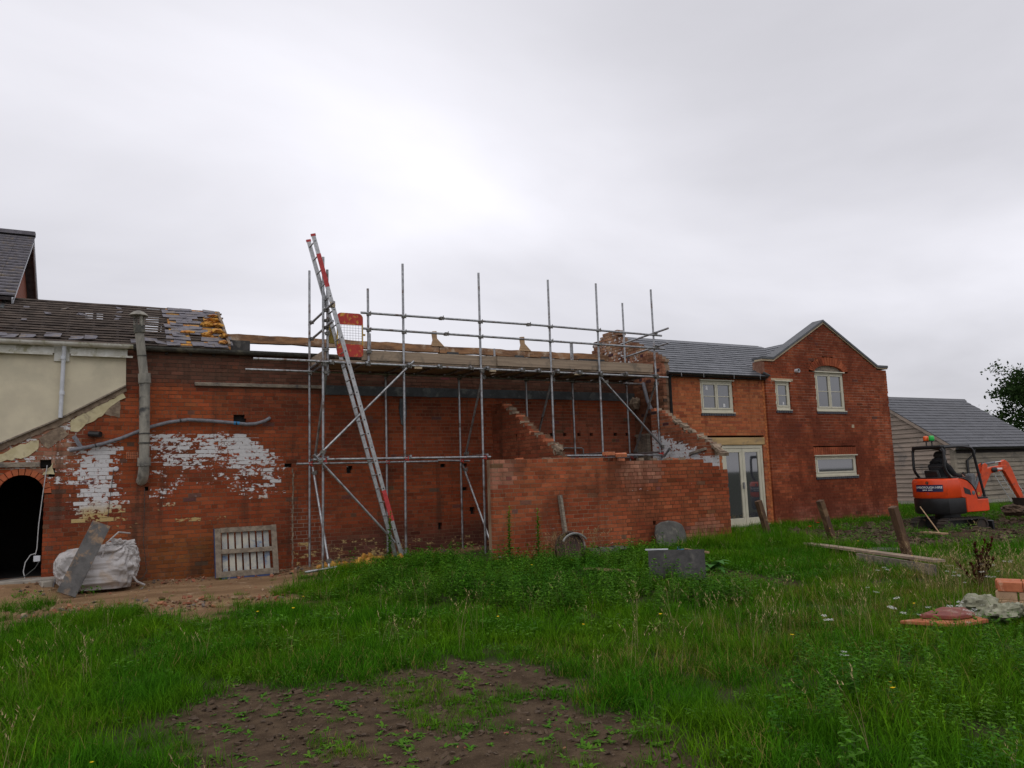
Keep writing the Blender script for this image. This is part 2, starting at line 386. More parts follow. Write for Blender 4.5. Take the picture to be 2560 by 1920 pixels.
yard = t.mix(t.ramp(t.noise(2.6, 6, .7), .55, .72), yard, (.42,.30,.19))
yard = t.mix(t.ramp(t.noise(30, 3, .7), .58, .70), yard, (.13,.07,.045))
soil = t.mix(t.ramp(t.noise(5, 6, .65), .35, .65), (.058,.037,.021), (.108,.072,.043))
soil = t.mix(t.ramp(t.noise(60, 3, .7), .62, .70), soil, (.17,.125,.08))
dig = t.mix(t.ramp(t.noise(4, 6, .7), .35, .65), (.040,.024,.015), (.085,.05,.03))
c = t.mix(zs.outputs[0], base, yard); c = t.mix(zs.outputs[1], c, soil); c = t.mix(zs.outputs[2], c, dig)
t.bump(t.math('ADD', t.noise(12, 6, .7), t.noise(70, 3, .6)), .9, .02)
M['earth'] = t.fin(c, .95, 0, .15)
go = obj('ground', gm, M['earth']); tag(go, kind='structure')

# ------------------------------------------------------------------ brickwork
def brick_mesh(name, l, d=.1):
    return MB().box(-l/2, l/2, 0, d, -.0325, .0325, skip=()).mesh(name)
BM = {'s': brick_mesh('brick_stretcher', .215), 'h': brick_mesh('brick_header', .1025)}
def brickwork(name, parent, org, ux, z0, z1, u0, u1, inside, mats, colf, mortf, paintf=None, openings=(), thick=.225, nind=300, ragged=False, recess=.006, seed=1, hdr=4, cuth=True):
    """one wall: mortar body, the nearest bricks as objects, the others joined"""
    rnd = random.Random(seed)
    org = Vector(org); ux = Vector((*ux, 0)).normalized(); inn = Vector((-ux.y, ux.x, 0))   # into the wall
    W = lambda a, d, z: org+ux*a+inn*d+Vector((0, 0, z-org.z if False else z))
    bricks = []; body = MB()
    nrow = int(round((z1-z0)/.075))
    for i in range(nrow):
        z = z0+i*.075; zc = z+.0325
        header = (i % hdr == hdr-1)
        Lb = .1125 if header else .225
        a = u0-rnd.random()*Lb*.15-(Lb/2 if i % 2 else 0)
        row = []
        while a < u1:
            b0, b1 = max(a, u0), min(a+Lb-.012, u1); cut = (b0 != a or b1 != a+Lb-.012)
            segs = [(b0, b1, cut)] if b1-b0 > .02 else []
            for (oa, ob, oz0, oz1) in openings:
                if oz0-.01 < zc < oz1+.01:
                    ns = []
                    for s0, s1, c_ in segs:
                        if s1 <= oa or s0 >= ob: ns.append((s0, s1, c_)); continue
                        if s0 < oa: ns.append((s0, oa, True))
                        if s1 > ob: ns.append((ob, s1, True))
                    segs = ns
            for s0, s1, c_ in segs:
                if s1-s0 < .02: continue
                i0, i1, im = inside(s0, zc), inside(s1, zc), inside((s0+s1)/2, zc)
                if i0 and i1 and im: pass
                elif ragged:
                    if not im: continue
                elif i0 or i1:
                    lo, hi = (s0, s1)
                    for _ in range(8):
                        mid = (lo+hi)/2
                        if i0:
                            if inside(mid, zc): lo = mid
                            else: hi = mid
                        else:
                            if inside(mid, zc): hi = mid
                            else: lo = mid
                    if i0: s1 = lo
                    else: s0 = hi
                    c_ = True
                    if s1-s0 < .02: continue
                else: continue
                row.append((s0, s1))
                bricks.append((s0, s1, z, 'h' if header else 's', c_, i))
            a += Lb
        # mortar body strip
        runs = []
        for s0, s1 in row:
            if runs and s0-runs[-1][1] < .04: runs[-1][1] = s1
            else: runs.append([s0, s1])
        for s0, s1 in runs:
            n = max(1, int((s1-s0)/.3)); e = .004
            s0 += e; s1 -= e
            for k in range(n):
                p0, p1 = s0+(s1-s0)*k/n, s0+(s1-s0)*(k+1)/n
                um = (p0+p1)/2
                body.tint = mortf(um, zc); body.paint = (paintf(um, zc)-.04) if paintf else 0.
                zz0, zz1 = z-.005, z+.070
                sk = [0, 1] if 0 else []
                if k > 0: sk.append(5)
                if k < n-1: sk.append(3)
                body.hexa([W(p0, recess, zz0), W(p1, recess, zz0), W(p1, thick, zz0), W(p0, thick, zz0), W(p0, recess, zz1), W(p1, recess, zz1), W(p1, thick, zz1), W(p0, thick, zz1)], skip=sk)
    wall = obj(name, body, mats[1], parent)
    # nearest whole bricks as objects
    whole = [b for b in bricks if not b[4]]
    whole.sort(key=lambda b: (W((b[0]+b[1])/2, 0, b[2])-CAM).length)
    sel = set(id(b) for b in whole[:nind])
    rest = MB(); ang = math.atan2(ux.y, ux.x)
    for b in bricks:
        s0, s1, z, ty, c_, i = b
        um, zc = (s0+s1)/2, z+.0325
        c = colf(um, zc, rnd); pt = paintf(um, zc)+rnd.uniform(-.14, .14) if paintf else 0.
        j = rnd.uniform(-.003, .003)
        if id(b) in sel:
            o = bpy.data.objects.new('brick', BM[ty]); col.objects.link(o)
            o.parent = wall; o.location = W(um, j, zc); o.rotation_euler = (rnd.uniform(-.008, .008), rnd.uniform(-.006, .006), ang+rnd.uniform(-.008, .008))
            o.color = (*c, pt)
            if not o.material_slots or o.material_slots[0].material is None:
                if len(BM[ty].materials) == 0: BM[ty].materials.append(None)
            o.material_slots[0].link = 'OBJECT'; o.material_slots[0].material = mats[0]
        else:
            rest.tint = c; rest.paint = pt
            dz = rnd.uniform(-.0015, .0015); q = rnd.uniform(-.002, .002)
            rest.hexa([W(s0, j, z+dz), W(s1, j+q, z-dz), W(s1, .1, z), W(s0, .1, z), W(s0, j, z+.063+dz), W(s1, j+q, z+.063-dz), W(s1, .1, z+.063), W(s0, .1, z+.063)], skip=(4,))
    if rest.f:
        ro = obj('bricks', rest, mats[0], wall); ro['kind'] = 'stuff'
    return wall
def lerp3(a, b, t): return tuple(a[i]+(b[i]-a[i])*t for i in range(3))
def vary(c, rnd, s=.14, dark=.0, darkc=(.07,.04,.04)):
    if rnd.random() < dark: return tuple(x*rnd.uniform(.8, 1.2) for x in darkc)
    k = 1+rnd.gauss(0, s); h = rnd.gauss(0, .06)
    return (max(.02, c[0]*k), max(.01, c[1]*k*(1+h)), max(.006, c[2]*k*(1+h)))
def voussoirs(parent, pts, mat, name='brick', y0=-.004, depth=.1):
    """pts: list of 4-point (x,z) quads facing -y"""
    for q in pts:
        mb = MB(); mb.hexa([(x, parent_y+y0, z) for x, z in q]+[(x, parent_y+depth, z) for x, z in q])
        c = vary((.40,.115,.055), random, .12)
        o = obj(name, mb, mat, parent); o.color = (*c, 0)

# ================================================================== the old brick building
barn = thing('brick_outbuilding', 'long derelict red brick range with stripped slate roof and cream rendered end', 'building', (4, 0, 0))
ARC = (-1.315, .345)        # doorway centre and half width
def in_door(x, z):
    if z < .24: return False
    if z < 1.66: return abs(x-ARC[0]) < ARC[1]+.004*math.sin(z*40)
    return ((x-ARC[0])/(ARC[1]+.08))**2+((z-1.66)/.41)**2 < 1
HOLES = [(2.16,2.37,2.95,3.03),(3.14,3.26,2.05,2.12),(9.32,9.42,2.60,2.71),(9.70,9.79,2.60,2.71),(10.1,10.19,2.6,2.71),(10.46,10.55,2.6,2.71),(11.19,11.28,2.6,2.71),(11.54,11.63,2.6,2.71),
 (6.98,7.14,1.93,2.02),(7.02,7.12,1.42,1.52),(7.2,7.3,.9,1.02),(-1.05,-.88,2.14,2.24),(-.92,-.82,1.98,2.1),(.62,.68,1.62,1.69),(4.4,4.5,1.9,1.98),(-.62,-.22,.1,.47),(6.5,6.62,1.92,2.0),(8.9,8.99,2.6,2.71),(6.42,6.5,.62,.72)]
def main_in(x, z):
    return not in_door(x, z) and z > -.2
SUBP = [(3.3,2.03),(3.32,.0)]
def main_col(x, z, rnd):
    c = (.27,.066,.028)
    c = lerp3(c, (.33,.084,.032), sst(1.6, 2.4, z)*sst(3.3, 1, x)*.7)
    n = fbm(x*.8, z*1.1, 2); c = lerp3(c, (.16,.043,.023), sst(-.1, .35, n))
    c = lerp3(c, (.105,.06,.045), sst(3.45, 3.75, z+.18*fbm(x*.7, 1, 8))*.85)                    # soot plus the shade under eaves and deck, painted into the brick colour
    c = lerp3(c, (.27,.09,.055), sst(7.6, 8.2, x)*sst(3.4, 3.0, z)*.6)
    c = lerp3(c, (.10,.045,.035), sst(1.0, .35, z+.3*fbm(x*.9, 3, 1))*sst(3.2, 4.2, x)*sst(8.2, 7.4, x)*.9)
    c = lerp3(c, (.26,.105,.03), sst(1.2, .5, z)*sst(3.0, 1.5, x)*sst(-.8, -.3, x)*.55)            # rusty ochre wash
    c = lerp3(c, (.33,.20,.145), sst(-.3, -.7, x)*sst(1.9, 2.2, z)*sst(.2, -.2, fbm(x*2.5, z*2.5, 66))*.85)
    c = lerp3(c, (.15,.06,.035), sst(.35, .05, abs(x-.56))*sst(2.0, 1.2, z)*.8)                     # run below the flue
    return vary(c, rnd, .13, .014, (.15,.07,.05))
def main_mort(x, z):
    if x < -.4 and z > 1.9: return (.34,.26,.18)
    c = (.20,.115,.075)
    c = lerp3(c, (.40,.34,.28), sst(3.28, 3.4, x)*sst(4.2, 3.7, x)*sst(.2, .5, z)*sst(1.5, 1.0, z)*.8)
    c = lerp3(c, (.26,.15,.10), sst(4.6, 5.5, x)*sst(1.9, 2.3, z)*sst(3.6, 3.2, z)*.6)
    c = lerp3(c, (.07,.055,.045), sst(3.4, 3.7, z)*.8)  # mortar darkened along the same band of soot and painted shade
    return c
LP = [(-.56,2.44),(-.2,2.5),(.1,2.55),(.3,2.5),(.3,2.2),(.1,1.9),(.33,1.55),(.36,1.12),(-.5,1.06),(-.54,1.6),(-.42,1.75),(-.5,2.0)]
RP = [(.68,2.74),(2.42,2.74),(2.75,2.5),(3.13,2.1),(3.05,1.36),(2.3,1.5),(1.9,1.75),(1.5,1.3),(.74,1.25)]
def main_paint(x, z):
    p = 0
    d = pdist(x, z, LP)+.10*fbm(x*3, z*3, 5)
    p = max(p, sst(-.10, .08, d)*.60*(1-.25*sst(.0, .2, x)))
    d = pdist(x, z, RP)+.12*fbm(x*3, z*3, 6)
    s = .17*sst(1.9, 2.5, z)+.12*sst(2.0, 2.5, x)*sst(1.4,1.8,z)
    if z < 1.75 and 1.1 < x < 2.1: s -= .14
    p = max(p, sst(-.06, .08, d)*(.36+s))
    if 1.15 < x < 2.1 and 1.02 < z < 1.12: p = max(p, .36)
    if z < .5 and x > 3.3: p = max(p, .33)
    if x < -.35 and 1.8 < z < 3.0: p = max(p, .36)
    if .1 < x < .6 and .85 < z < 1.1: p = max(p, .22)
    return p-.02
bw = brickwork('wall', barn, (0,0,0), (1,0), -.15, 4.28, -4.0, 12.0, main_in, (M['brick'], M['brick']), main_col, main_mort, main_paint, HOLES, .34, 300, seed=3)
# shallow proud pier right of the whitewash, broken strip at 3.3
mb = MB()
for i in range(22):
    z = .02+i*.09; mb.obox((3.305+random.uniform(-.01,.01), -.006, z+.04), .03, .02, .085)
part('mortar_scar', mb, M['mortar_band'], barn)
# rear wall, end wall and floor of the hollow range
mb = MB(); mb.box(-4, 12, 4.3, 4.55, -.3, 4.2); mb.box(-4.0, -3.8, .36, 4.3, -.3, 4.25)
part('rear_wall', mb, M['lime'], barn)
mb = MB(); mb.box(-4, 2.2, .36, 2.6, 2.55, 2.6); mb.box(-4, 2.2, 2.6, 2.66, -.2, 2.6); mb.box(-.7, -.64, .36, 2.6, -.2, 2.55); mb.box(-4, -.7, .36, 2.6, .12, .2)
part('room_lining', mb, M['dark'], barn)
# small recess low in the wall
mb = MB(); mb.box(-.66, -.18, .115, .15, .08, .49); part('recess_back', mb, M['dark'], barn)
mb = MB(); mb.box(-.68, -.16, -.03, .1, .475, .53); part('recess_lintel', mb, M['oldwood'], barn)
for k, (a_, b_, c_, d_) in enumerate(HOLES):
    if k == 15: continue
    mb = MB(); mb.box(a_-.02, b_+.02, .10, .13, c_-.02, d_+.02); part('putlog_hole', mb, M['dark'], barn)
# doorway: arch of rough bricks, sill
parent_y = 0
q = []
for k in range(13):
    a0, a1 = math.pi*(k+.06)/13, math.pi*(k+.94)/13
    f_ = lambda a, s: (ARC[0]+math.cos(a)*(ARC[1]+s), 1.66+math.sin(a)*(.33+s))
    q.append([f_(a1, .0), f_(a0, .0), f_(a0, .11), f_(a1, .11)])
voussoirs(bw, q, M['brick'], y0=-.014)
mb = MB(); mb.box(-3.0, -.72, -.32, .1, .0, .225); part('door_sill', mb, M['lime'], barn, bevel=.015)
mb = MB(); mb.bar((-3, -.02, 2.17), (-1.05, -.02, 2.165), .05, .09); part('lintel', mb, M['oldwood'], barn, bevel=.01)
# cream render panel and what is left of the plaster below it
def jag(P, s=.02, step=.07):
    out = []
    for i in range(len(P)):
        a_, b_ = Vector(P[i]), Vector(P[(i+1)%len(P)]); n = max(1, int((b_-a_).length/step))
        for k in range(n):
            p = a_.lerp(b_, k/n); out.append((p.x+random.uniform(-s, s), p.y+random.uniform(-s, s)))
    return out
mb = MB(); mb.prism([(x, -.028, z) for x, z in [(-4,4.13),(.25,4.13),(.26,3.60),(-.25,3.30),(-.76,2.99),(-1.65,2.545),(-4,1.4)]], (0,.03,0)); part('cream_render', mb, M['cream'], barn)
for P in ([(-.60,2.74),(-.62,2.95),(-.22,3.20),(.2,3.44),(.25,3.38),(.02,3.2),(-.12,3.02),(-.35,2.86),(-.5,2.74)], [(-4,2.0),(-1.72,2.3),(-1.35,2.52),(-1.08,2.6),(-1.1,2.42),(-1.25,2.3),(-1.55,2.24),(-4,1.8)], [(-1.0,2.0),(-.86,2.2),(-.84,2.0)]):
    mb = MB(); mb.prism([(x, -.016, z) for x, z in jag(P)], (0,.03,0)); part('plaster_patch', mb, M['plaster'], barn)
mb = MB()
P = [(-4,1.4),(-1.65,2.545),(-.76,2.99),(-.25,3.30),(.26,3.60)]
top = [(x, z-.002) for x, z in P]; bot = []
for i in range(60):
    k = i/59*(len(P)-1); j = min(int(k), len(P)-2); fr = k-j; x = P[j][0]+(P[j+1][0]-P[j][0])*fr; z = P[j][1]+(P[j+1][1]-P[j][1])*fr
    bot.append((x+.02, z-.105-.035*fbm(x*4, 2)-.03*random.random()))
mb.prism([(x, -.022, z) for x, z in top+bot[::-1]], (0,.03,0)); part('mortar_fillet', mb, M['mortar_band'], barn)
mb = MB(); mb.bar((-4,-.045,1.39), (-1.65,-.045,2.535), .05, .025); mb.bar((-1.65,-.045,2.535), (-.76,-.045,2.98), .05, .025); mb.bar((-.76,-.045,2.98), (.26,-.045,3.59), .05, .025); part('drip_bead', mb, M['oldwood'], barn)
# rough-hacked patches near the door
for P in ([(-.06,3.05),(.0,3.28),(.14,3.36),(.2,3.2),(.16,3.0)], [(-1.1,2.62),(-.8,2.85),(-.62,2.7),(-.95,2.45)]):
    mb = MB(); mb.prism([(x, -.012, z) for x, z in jag(P)], (0,.03,0)); part('mortar_patch', mb, M['mortar_band'], barn)
# fascia, gutter, downpipe
mb = MB(); mb.box(-4, -.90, -.10, -.02, 4.14, 4.30); mb.box(-.66, .27, -.10, -.02, 4.14, 4.30); mb.box(-.9, -.66, -.06, -.02, 4.0, 4.30); part('fascia', mb, M['paint_white'], barn)
mb = MB(); mb.box(-4, -.92, -.125, -.1, 4.10, 4.135); mb.box(-.64, .36, -.125, -.1, 4.10, 4.135); part('fascia_trim', mb, M['paint_white'], barn)
def gutter(x0, x1, y, z, r, mat, name='gutter', n=7):
    mb = MB(); P = [(math.cos(math.pi+math.pi*k/n)*r, math.sin(math.pi+math.pi*k/n)*r) for k in range(n+1)]
    Q = [(a*.86, b*.86) for a, b in P[::-1]]
    mb.prism([(x0, y+a, z+b) for a, b in P+Q], (x1-x0, 0, 0)); return part(name, mb, mat, barn)
gutter(-4, .36, -.17, 4.33, .075, M['paint_white']); gutter(.362, 6.8, -.09, 4.33, .085, M['iron']); gutter(6.802, 11.9, -.09, 4.30, .08, M['iron'])
mb = MB(); mb.path([(-.745,-.16,4.27),(-.745,-.12,4.15),(-.75,-.10,4.05),(-.765,-.10,2.98)], .036, 8); dp = part('downpipe', mb, M['pvc_white'], barn, autosm=50)
for z in (4.06, 3.42): mb = MB(); mb.tube((-.755,-.10,z-.03), (-.755,-.10,z+.03), .045, 10); part('pipe_collar', mb, M['pvc_white'], dp)
# flashing band and stub timber along the top of the wall
mb = MB(); mb.box(1.44, 3.9, -.05, .05, 3.62, 3.69); part('wall_plate', mb, M['oldwood'], barn, bevel=.01)
mb = MB()
P = []
for k in range(41):
    x = 3.9+8.0*k/40; P.append((x, 3.50+.03*fbm(x*1.5, 1)))
mb.prism([(x, -.035, z) for x, z in P]+[(11.9, -.035, 3.70), (3.9, -.035, 3.70)], (0,.05,0)); part('flashing', mb, M['lead'], barn)
mb = MB(); mb.box(4.6, 11.9, -.06, .02, 4.02, 4.20); part('eaves_board', mb, M['oldwood'], barn)
# a hanging slip of slate on the wall behind the scaffold
mb = MB(); mb.prism([(5.58,-.03,3.45),(5.72,-.03,3.45),(5.73,-.03,3.1),(5.68,-.03,2.85),(5.6,-.03,2.9),(5.56,-.03,3.2)], (0,.025,0)); part('loose_flashing', mb, M['lead'], barn)
# pipe loop on the wall inside the ruin
mb = MB(); mb.path([(9.2,-.08,2.1),(9.2,-.08,2.33),(9.25,-.08,2.34),(10.15,-.08,2.33),(10.2,-.08,2.3),(10.2,-.08,1.6)], .018, 8); part('water_pipe', mb, M['galv'], barn, autosm=50)

# --- the stripped roof
SL = (5.55-4.34)/2.2
roof = part('roof', MB().box(-2.0,2.1,2.175,2.225,5.40,5.53), M['batten'], barn)
def rz(y): return 4.36+SL*y
for x in np.arange(-2.0, 2.15, .42):
    mb = MB(); mb.bar((x, -.05, rz(-.05)-.085), (x, 2.2, rz(2.2)-.085), .05, .09); obj('rafter', mb, M['felt'], roof)
    mb = MB(); mb.bar((x, 2.2, rz(2.2)-.05), (x, 4.4, rz(0)-.05), .05, .09); obj('rafter', mb, M['batten'], roof)
nb = 17
for k in range(nb):
    y = .03+(2.14)*k/(nb-1); z = rz(y)+.012
    x0 = -2.0; xe = 2.12+(random.uniform(-.02,.1) if k > 12 else -.05)
    mb = MB(); P = [(x, y+.006*fbm(x*2, k), z+.016*fbm(x*1.3, k*3.1)) for x in np.linspace(x0, xe, 15)]
    for p, q_ in zip(P, P[1:]): mb.bar(p, q_, .058, .030)
    obj('batten', mb, M['batten'], roof)
# rear pitch: felt in panels, some gone so the sky shows
mb = MB(); ys = np.linspace(2.24, 4.4, 10); xs = np.linspace(-2.0, 2.15, 26)
for i in range(25):
    for j in range(9):
        x = (xs[i]+xs[i+1])/2; y = (ys[j]+ys[j+1])/2
        if .66 < x < .95 and 2.3 < y < 3.0: continue
        if -.43 < x < -.15 and 2.4 < y < 2.75: continue
        if (-.75 < x < -.6) and 2.75 < y < 2.95: continue
        
        if 1.35 < x < 1.55 and 3.2 < y < 3.9: continue
        mb.box(xs[i], xs[i+1], 0, .001, 0, .001) if 0 else mb.hexa([(xs[i],ys[j],rz(4.4-ys[j])+.02),(xs[i+1],ys[j],rz(4.4-ys[j])+.02),(xs[i+1],ys[j+1],rz(4.4-ys[j+1])+.02),(xs[i],ys[j+1],rz(4.4-ys[j+1])+.02),(xs[i],ys[j],rz(4.4-ys[j])+.04),(xs[i+1],ys[j],rz(4.4-ys[j])+.04),(xs[i+1],ys[j+1],rz(4.4-ys[j+1])+.04),(xs[i],ys[j+1],rz(4.4-ys[j+1])+.04)])
obj('rear_pitch', mb, M['felt'], roof)
mb = MB(); mb.box(-4, 2.1, .3, 4.2, 4.15, 4.18); obj('ceiling_boards', mb, M['felt'], roof)
# slates still on the roof
slates_me = []
for k in range(5):
    rr = random.Random(k+40); P = [(-.12,-.14),(.12+rr.uniform(-.02,.02),-.14+rr.uniform(0,.03)),(.12,.12+rr.uniform(-.04,.03)),(-.11+rr.uniform(-.02,.02),.13)]
    if k > 2: P.insert(2, (.15, rr.uniform(-.05,.05)))
    slates_me.append(MB().prism([(x, y, 0) for x, y in P], (0,0,.008)).mesh('slate_piece'))
def slate(x, y, lift=.0, me=None, tilt=0, s=1, spin=.08):
    o = obj('slate', me or random.choice(slates_me), M['slate_old'], roof)
    o.location = (x, y, rz(y)+.034+lift); o.rotation_euler = (math.atan(SL)-.05+random.uniform(-.05,.05)+tilt, random.uniform(-.05,.05), random.uniform(-spin, spin)); o.scale = (s, s, 1)
    return o
def roof_hole(x, y): return (1.34 < x < 1.66 and .22 < y < .66) or (x > 1.62 and 1.15 < y < 1.75) or (x > 1.72 and .45 < y < 1.75 and random.random() < .55)
for k in range(14):
    y = .08+k*.155
    x = 1.06+(.12 if k % 2 else 0)
    while x < 2.05:
        if not roof_hole(x, y) and random.random() < .9: slate(x, y+random.uniform(-.015,.015), lift=.012*random.random())
        x += random.uniform(.2, .25)
for x in np.arange(-1.95, 1.0, .2):       # the broken row above the gutter
    if random.random() < .62: slate(x+random.uniform(-.05,.05), .12+random.uniform(-.03,.16), spin=.35, s=random.uniform(.8,1.15))
for _ in range(11): slate(random.uniform(-1.9, .6), random.uniform(.4, 2.0), spin=.6, s=random.uniform(.35,.6))
# sprayed foam under and between the slates
def blob(mb, c, sx, sy, sz, seed, n=10, rough=.45):
    V = []; F = []
    for i in range(n+1):
        th = math.pi*i/n
        for k in range(n*2):
            ph = math.pi*k/n; d = Vector((math.sin(th)*math.cos(ph), math.sin(th)*math.sin(ph), math.cos(th)))
            rr = 1+rough*fbm(d.x*2+seed, d.y*2, d.z*2+seed*.7, 4)
            V.append((c[0]+d.x*sx*rr, c[1]+d.y*sy*rr, c[2]+d.z*sz*rr))
    m_ = n*2
    for i in range(n):
        for k in range(m_): F.append((i*m_+k, i*m_+(k+1)%m_, (i+1)*m_+(k+1)%m_, (i+1)*m_+k))
    mb.add(V, F)
for k, (x, y, sx, sy, sz) in enumerate([(1.9,1.45,.16,.25,.05),(1.82,1.2,.18,.18,.07),(1.98,1.15,.12,.2,.06),(1.92,.8,.15,.2,.06),(2.02,.55,.08,.25,.06),(1.7,.62,.1,.1,.05),(1.35,.68,.14,.08,.045),(1.95,1.75,.1,.12,.04),(1.98,.2,.1,.15,.05)]):
    mb = MB(); blob(mb, (x, y, rz(y)+.05), sx, sy, sz, k*3.3, 9, .7); obj('foam_lump', mb, M['foam'], roof)
mb = MB()
for i in range(9):
    for j in range(12):
        x = 1.02+i*.12; y = .05+j*.175
        if roof_hole(x+.06, y+.08) and not (x > 1.7): continue
        s_ = [rz(y)+.005+.02*fbm(x*5, y*5), rz(y+.17)+.005+.02*fbm(x*5, y*5+1)]
        mb.hexa([(x,y,s_[0]-.05),(x+.118,y,s_[0]-.05),(x+.118,y+.17,s_[1]-.05),(x,y+.17,s_[1]-.05),(x,y,s_[0]+.022),(x+.118,y,s_[0]+.022),(x+.118,y+.17,s_[1]+.022),(x,y+.17,s_[1]+.022)])
obj('foam_layer', mb, M['foam'], roof)
mb = MB()
for k in range(9): mb.bar((2.08, .1+k*.22, rz(.1+k*.22)-.0), (2.08, .3+k*.22, rz(.3+k*.22)), .05, random.uniform(.12,.2))
obj('verge_edge', mb, M['mortar_band'], roof)
mb = MB(); mb.box(2.12, 2.55, .58, .61, 4.36, 4.66); part('hanging_felt', mb, M['sheet'], barn)
# --- purlin, truss stubs, rubble on the wall head
def rough_beam(x0, x1, y, z, w_, h_, seed):
    mb = MB(); n = int((x1-x0)/.16); P = []
    for k in range(n+1):
        x = x0+(x1-x0)*k/n; dz = .03*fbm(x*1.3, seed); hh = h_*(1+.30*fbm(x*2.7, seed+4)); ww = w_*(1+.2*fbm(x*2, seed+8))
        P.append([(x, y-ww/2, z+dz-hh/2), (x, y+ww/2, z+dz-hh/2), (x, y+ww/2, z+dz+hh/2), (x, y-ww/2, z+dz+hh/2*(1+.2*fbm(x*6, seed)))])
    V = [p for q_ in P for p in q_]; F = [(0,1,2,3), tuple(4*n+i for i in (3,2,1,0))]
    for k in range(n):
        for i in range(4): F.append((4*k+i, 4*k+(i+1)%4, 4*k+4+(i+1)%4, 4*k+4+i))
    return mb.add(V, F)
part('purlin', rough_beam(2.05, 6.95, 1.1, 4.79, .15, .17, 2), M['purlin'], barn); part('purlin', rough_beam(6.97, 11.85, 1.1, 4.775, .15, .16, 9), M['purlin'], barn)
for x, px in ((6.83, .0), (9.22, .05)):
    tr = part('truss_stub', MB().prism([(x-.07,1.0,4.84),(x-.02,1.0,5.0),(x-.05,1.0,5.2),(x+.06,1.0,5.21),(x+.07,1.0,5.03),(x+.26,1.0,4.84)], (0,.1,0)), M['fresh'], barn, bevel=.008)
for x, x2, c_ in ((7.15,7.45,'lead'),(9.0,9.25,'lead'),(9.75,9.98,'lead'),(10.9,11.7,'lead')):
    mb = MB(); mb.box(x, x2, 1.0, 1.04, 4.5, 4.72); part('felt_flap', mb, M[c_], barn)
mb = MB()
for k in range(70):
    x = random.uniform(4.4, 11.8); mb.obox((x, random.uniform(.03,.3), 4.29+random.uniform(0,.05)), random.uniform(.08,.22), random.uniform(.08,.12), random.uniform(.05,.08), Matrix.Rotation(random.uniform(-.5,.5), 3, 'Z'))
o = part('wall_head_rubble', mb, M['mortar_band'], barn); o['kind'] = 'stuff'
mb = MB(); mb.box(2.3, 12, .05, .3, 4.25, 4.30); part('wall_head', mb, M['mortar_band'], barn)
for x in (3.05, 4.75, 7.79):
    pass

# ================================================================== broken gable at the end of the range
GB = [(-1.20,-.15),(-1.20,4.05),(-1.16,4.40),(-.82,4.58),(-.55,4.73),(-.2,4.9),(.45,5.2),(.55,5.4),(.95,5.50),(1.1,5.45),(1.6,5.33),(1.95,5.02),(2.3,4.6),(2.6,4.3),(2.6,-.15)]
def gab_in(y, z): return inpoly(y+.05*fbm(y*4, z*4, 1), z+.04*fbm(y*5, z*5, 2), GB)
def gab_col(y, z, rnd):
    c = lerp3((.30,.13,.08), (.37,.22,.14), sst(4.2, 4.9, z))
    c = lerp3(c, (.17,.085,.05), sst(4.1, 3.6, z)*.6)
    return vary(c, rnd, .2, .05)
gable = thing('broken_gable_wall', 'stepped broken brick gable wall standing beside the scaffold end', 'wall', (11.85, -.5, 0))
# the wall runs along +y and shows its left face: ux=-y so that "into the wall" is +x
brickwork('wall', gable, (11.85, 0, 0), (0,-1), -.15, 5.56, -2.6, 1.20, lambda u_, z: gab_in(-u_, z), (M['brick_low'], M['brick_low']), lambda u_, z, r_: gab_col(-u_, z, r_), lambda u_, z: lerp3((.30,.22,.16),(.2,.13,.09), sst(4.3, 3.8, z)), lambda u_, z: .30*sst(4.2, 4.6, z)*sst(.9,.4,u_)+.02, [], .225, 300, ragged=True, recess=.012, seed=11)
# torn corbel and a loose downpipe at the corner
mb = MB(); blob(mb, (11.80, -.12, 3.42), .12, .16, .16, 4, 8, .9); part('torn_mortar', mb, M['mortar_band'], gable)
mb = MB(); mb.path([(11.75,-.55,3.9),(11.72,-.72,3.45),(11.70,-.98,3.02)], .045, 8); part('loose_pipe', mb, M['hose'], gable, autosm=50)
mb = MB(); mb.box(11.72, 11.84, -.62, -.12, 2.58, 2.64); mb.box(11.74, 11.84, -.6, -.15, 1.0, 2.58); part('boarded_niche', mb, M['oldwood'], gable)

# ================================================================== ruined lean-to
ruin = thing('ruined_lean_to', 'roofless ruin of a brick lean-to with sloping broken side walls', 'ruin', (9, -3.4, .1))
def low_in(x, z):
    top = 2.01-.02*(x-6)+.03*fbm(x*3, 1)
    if x > 10.9: top -= .12*sst(10.9, 11.7, x)+.02
    if x > 11.25: top -= .06
    return z < top
def low_col(x, z, rnd):
    c = (.345,.098,.044)
    c = lerp3(c, (.235,.058,.027), sst(-.15, .3, fbm(x*.7, z*.9, 31)))
    c = lerp3(c, (.37,.18,.125), sst(.15, .4, fbm(x*.9, z*.9, 12))*.8)
    d = .03
    if 6.5 < x < 7.4 and .95 < z < 1.6: d = .24
    if 9.2 < x < 9.8 and 1.1 < z < 1.6: d = .16
    return vary(c, rnd, .15, d*.7, (.19,.085,.06))
low = brickwork('front_wall', ruin, (0,-3.4,0), (1,0), -.1, 2.1, 6.10, 11.66, low_in, (M['brick_low'], M['brick_low']), low_col, lambda x, z: lerp3((.30,.22,.15), (.14,.08,.05), sst(8.3, 9.2, x+.6*fbm(x, z))), lambda x, z: .16*sst(.9, .5, z)+.2*max(0, 1-math.hypot((x-9.5)/.5, (z-1.35)/.4))+.12*max(0, 1-math.hypot((x-8)/.5, (z-.8)/.4))-.03, [(9.62,9.69,.62,.70)], .225, 300, seed=5)
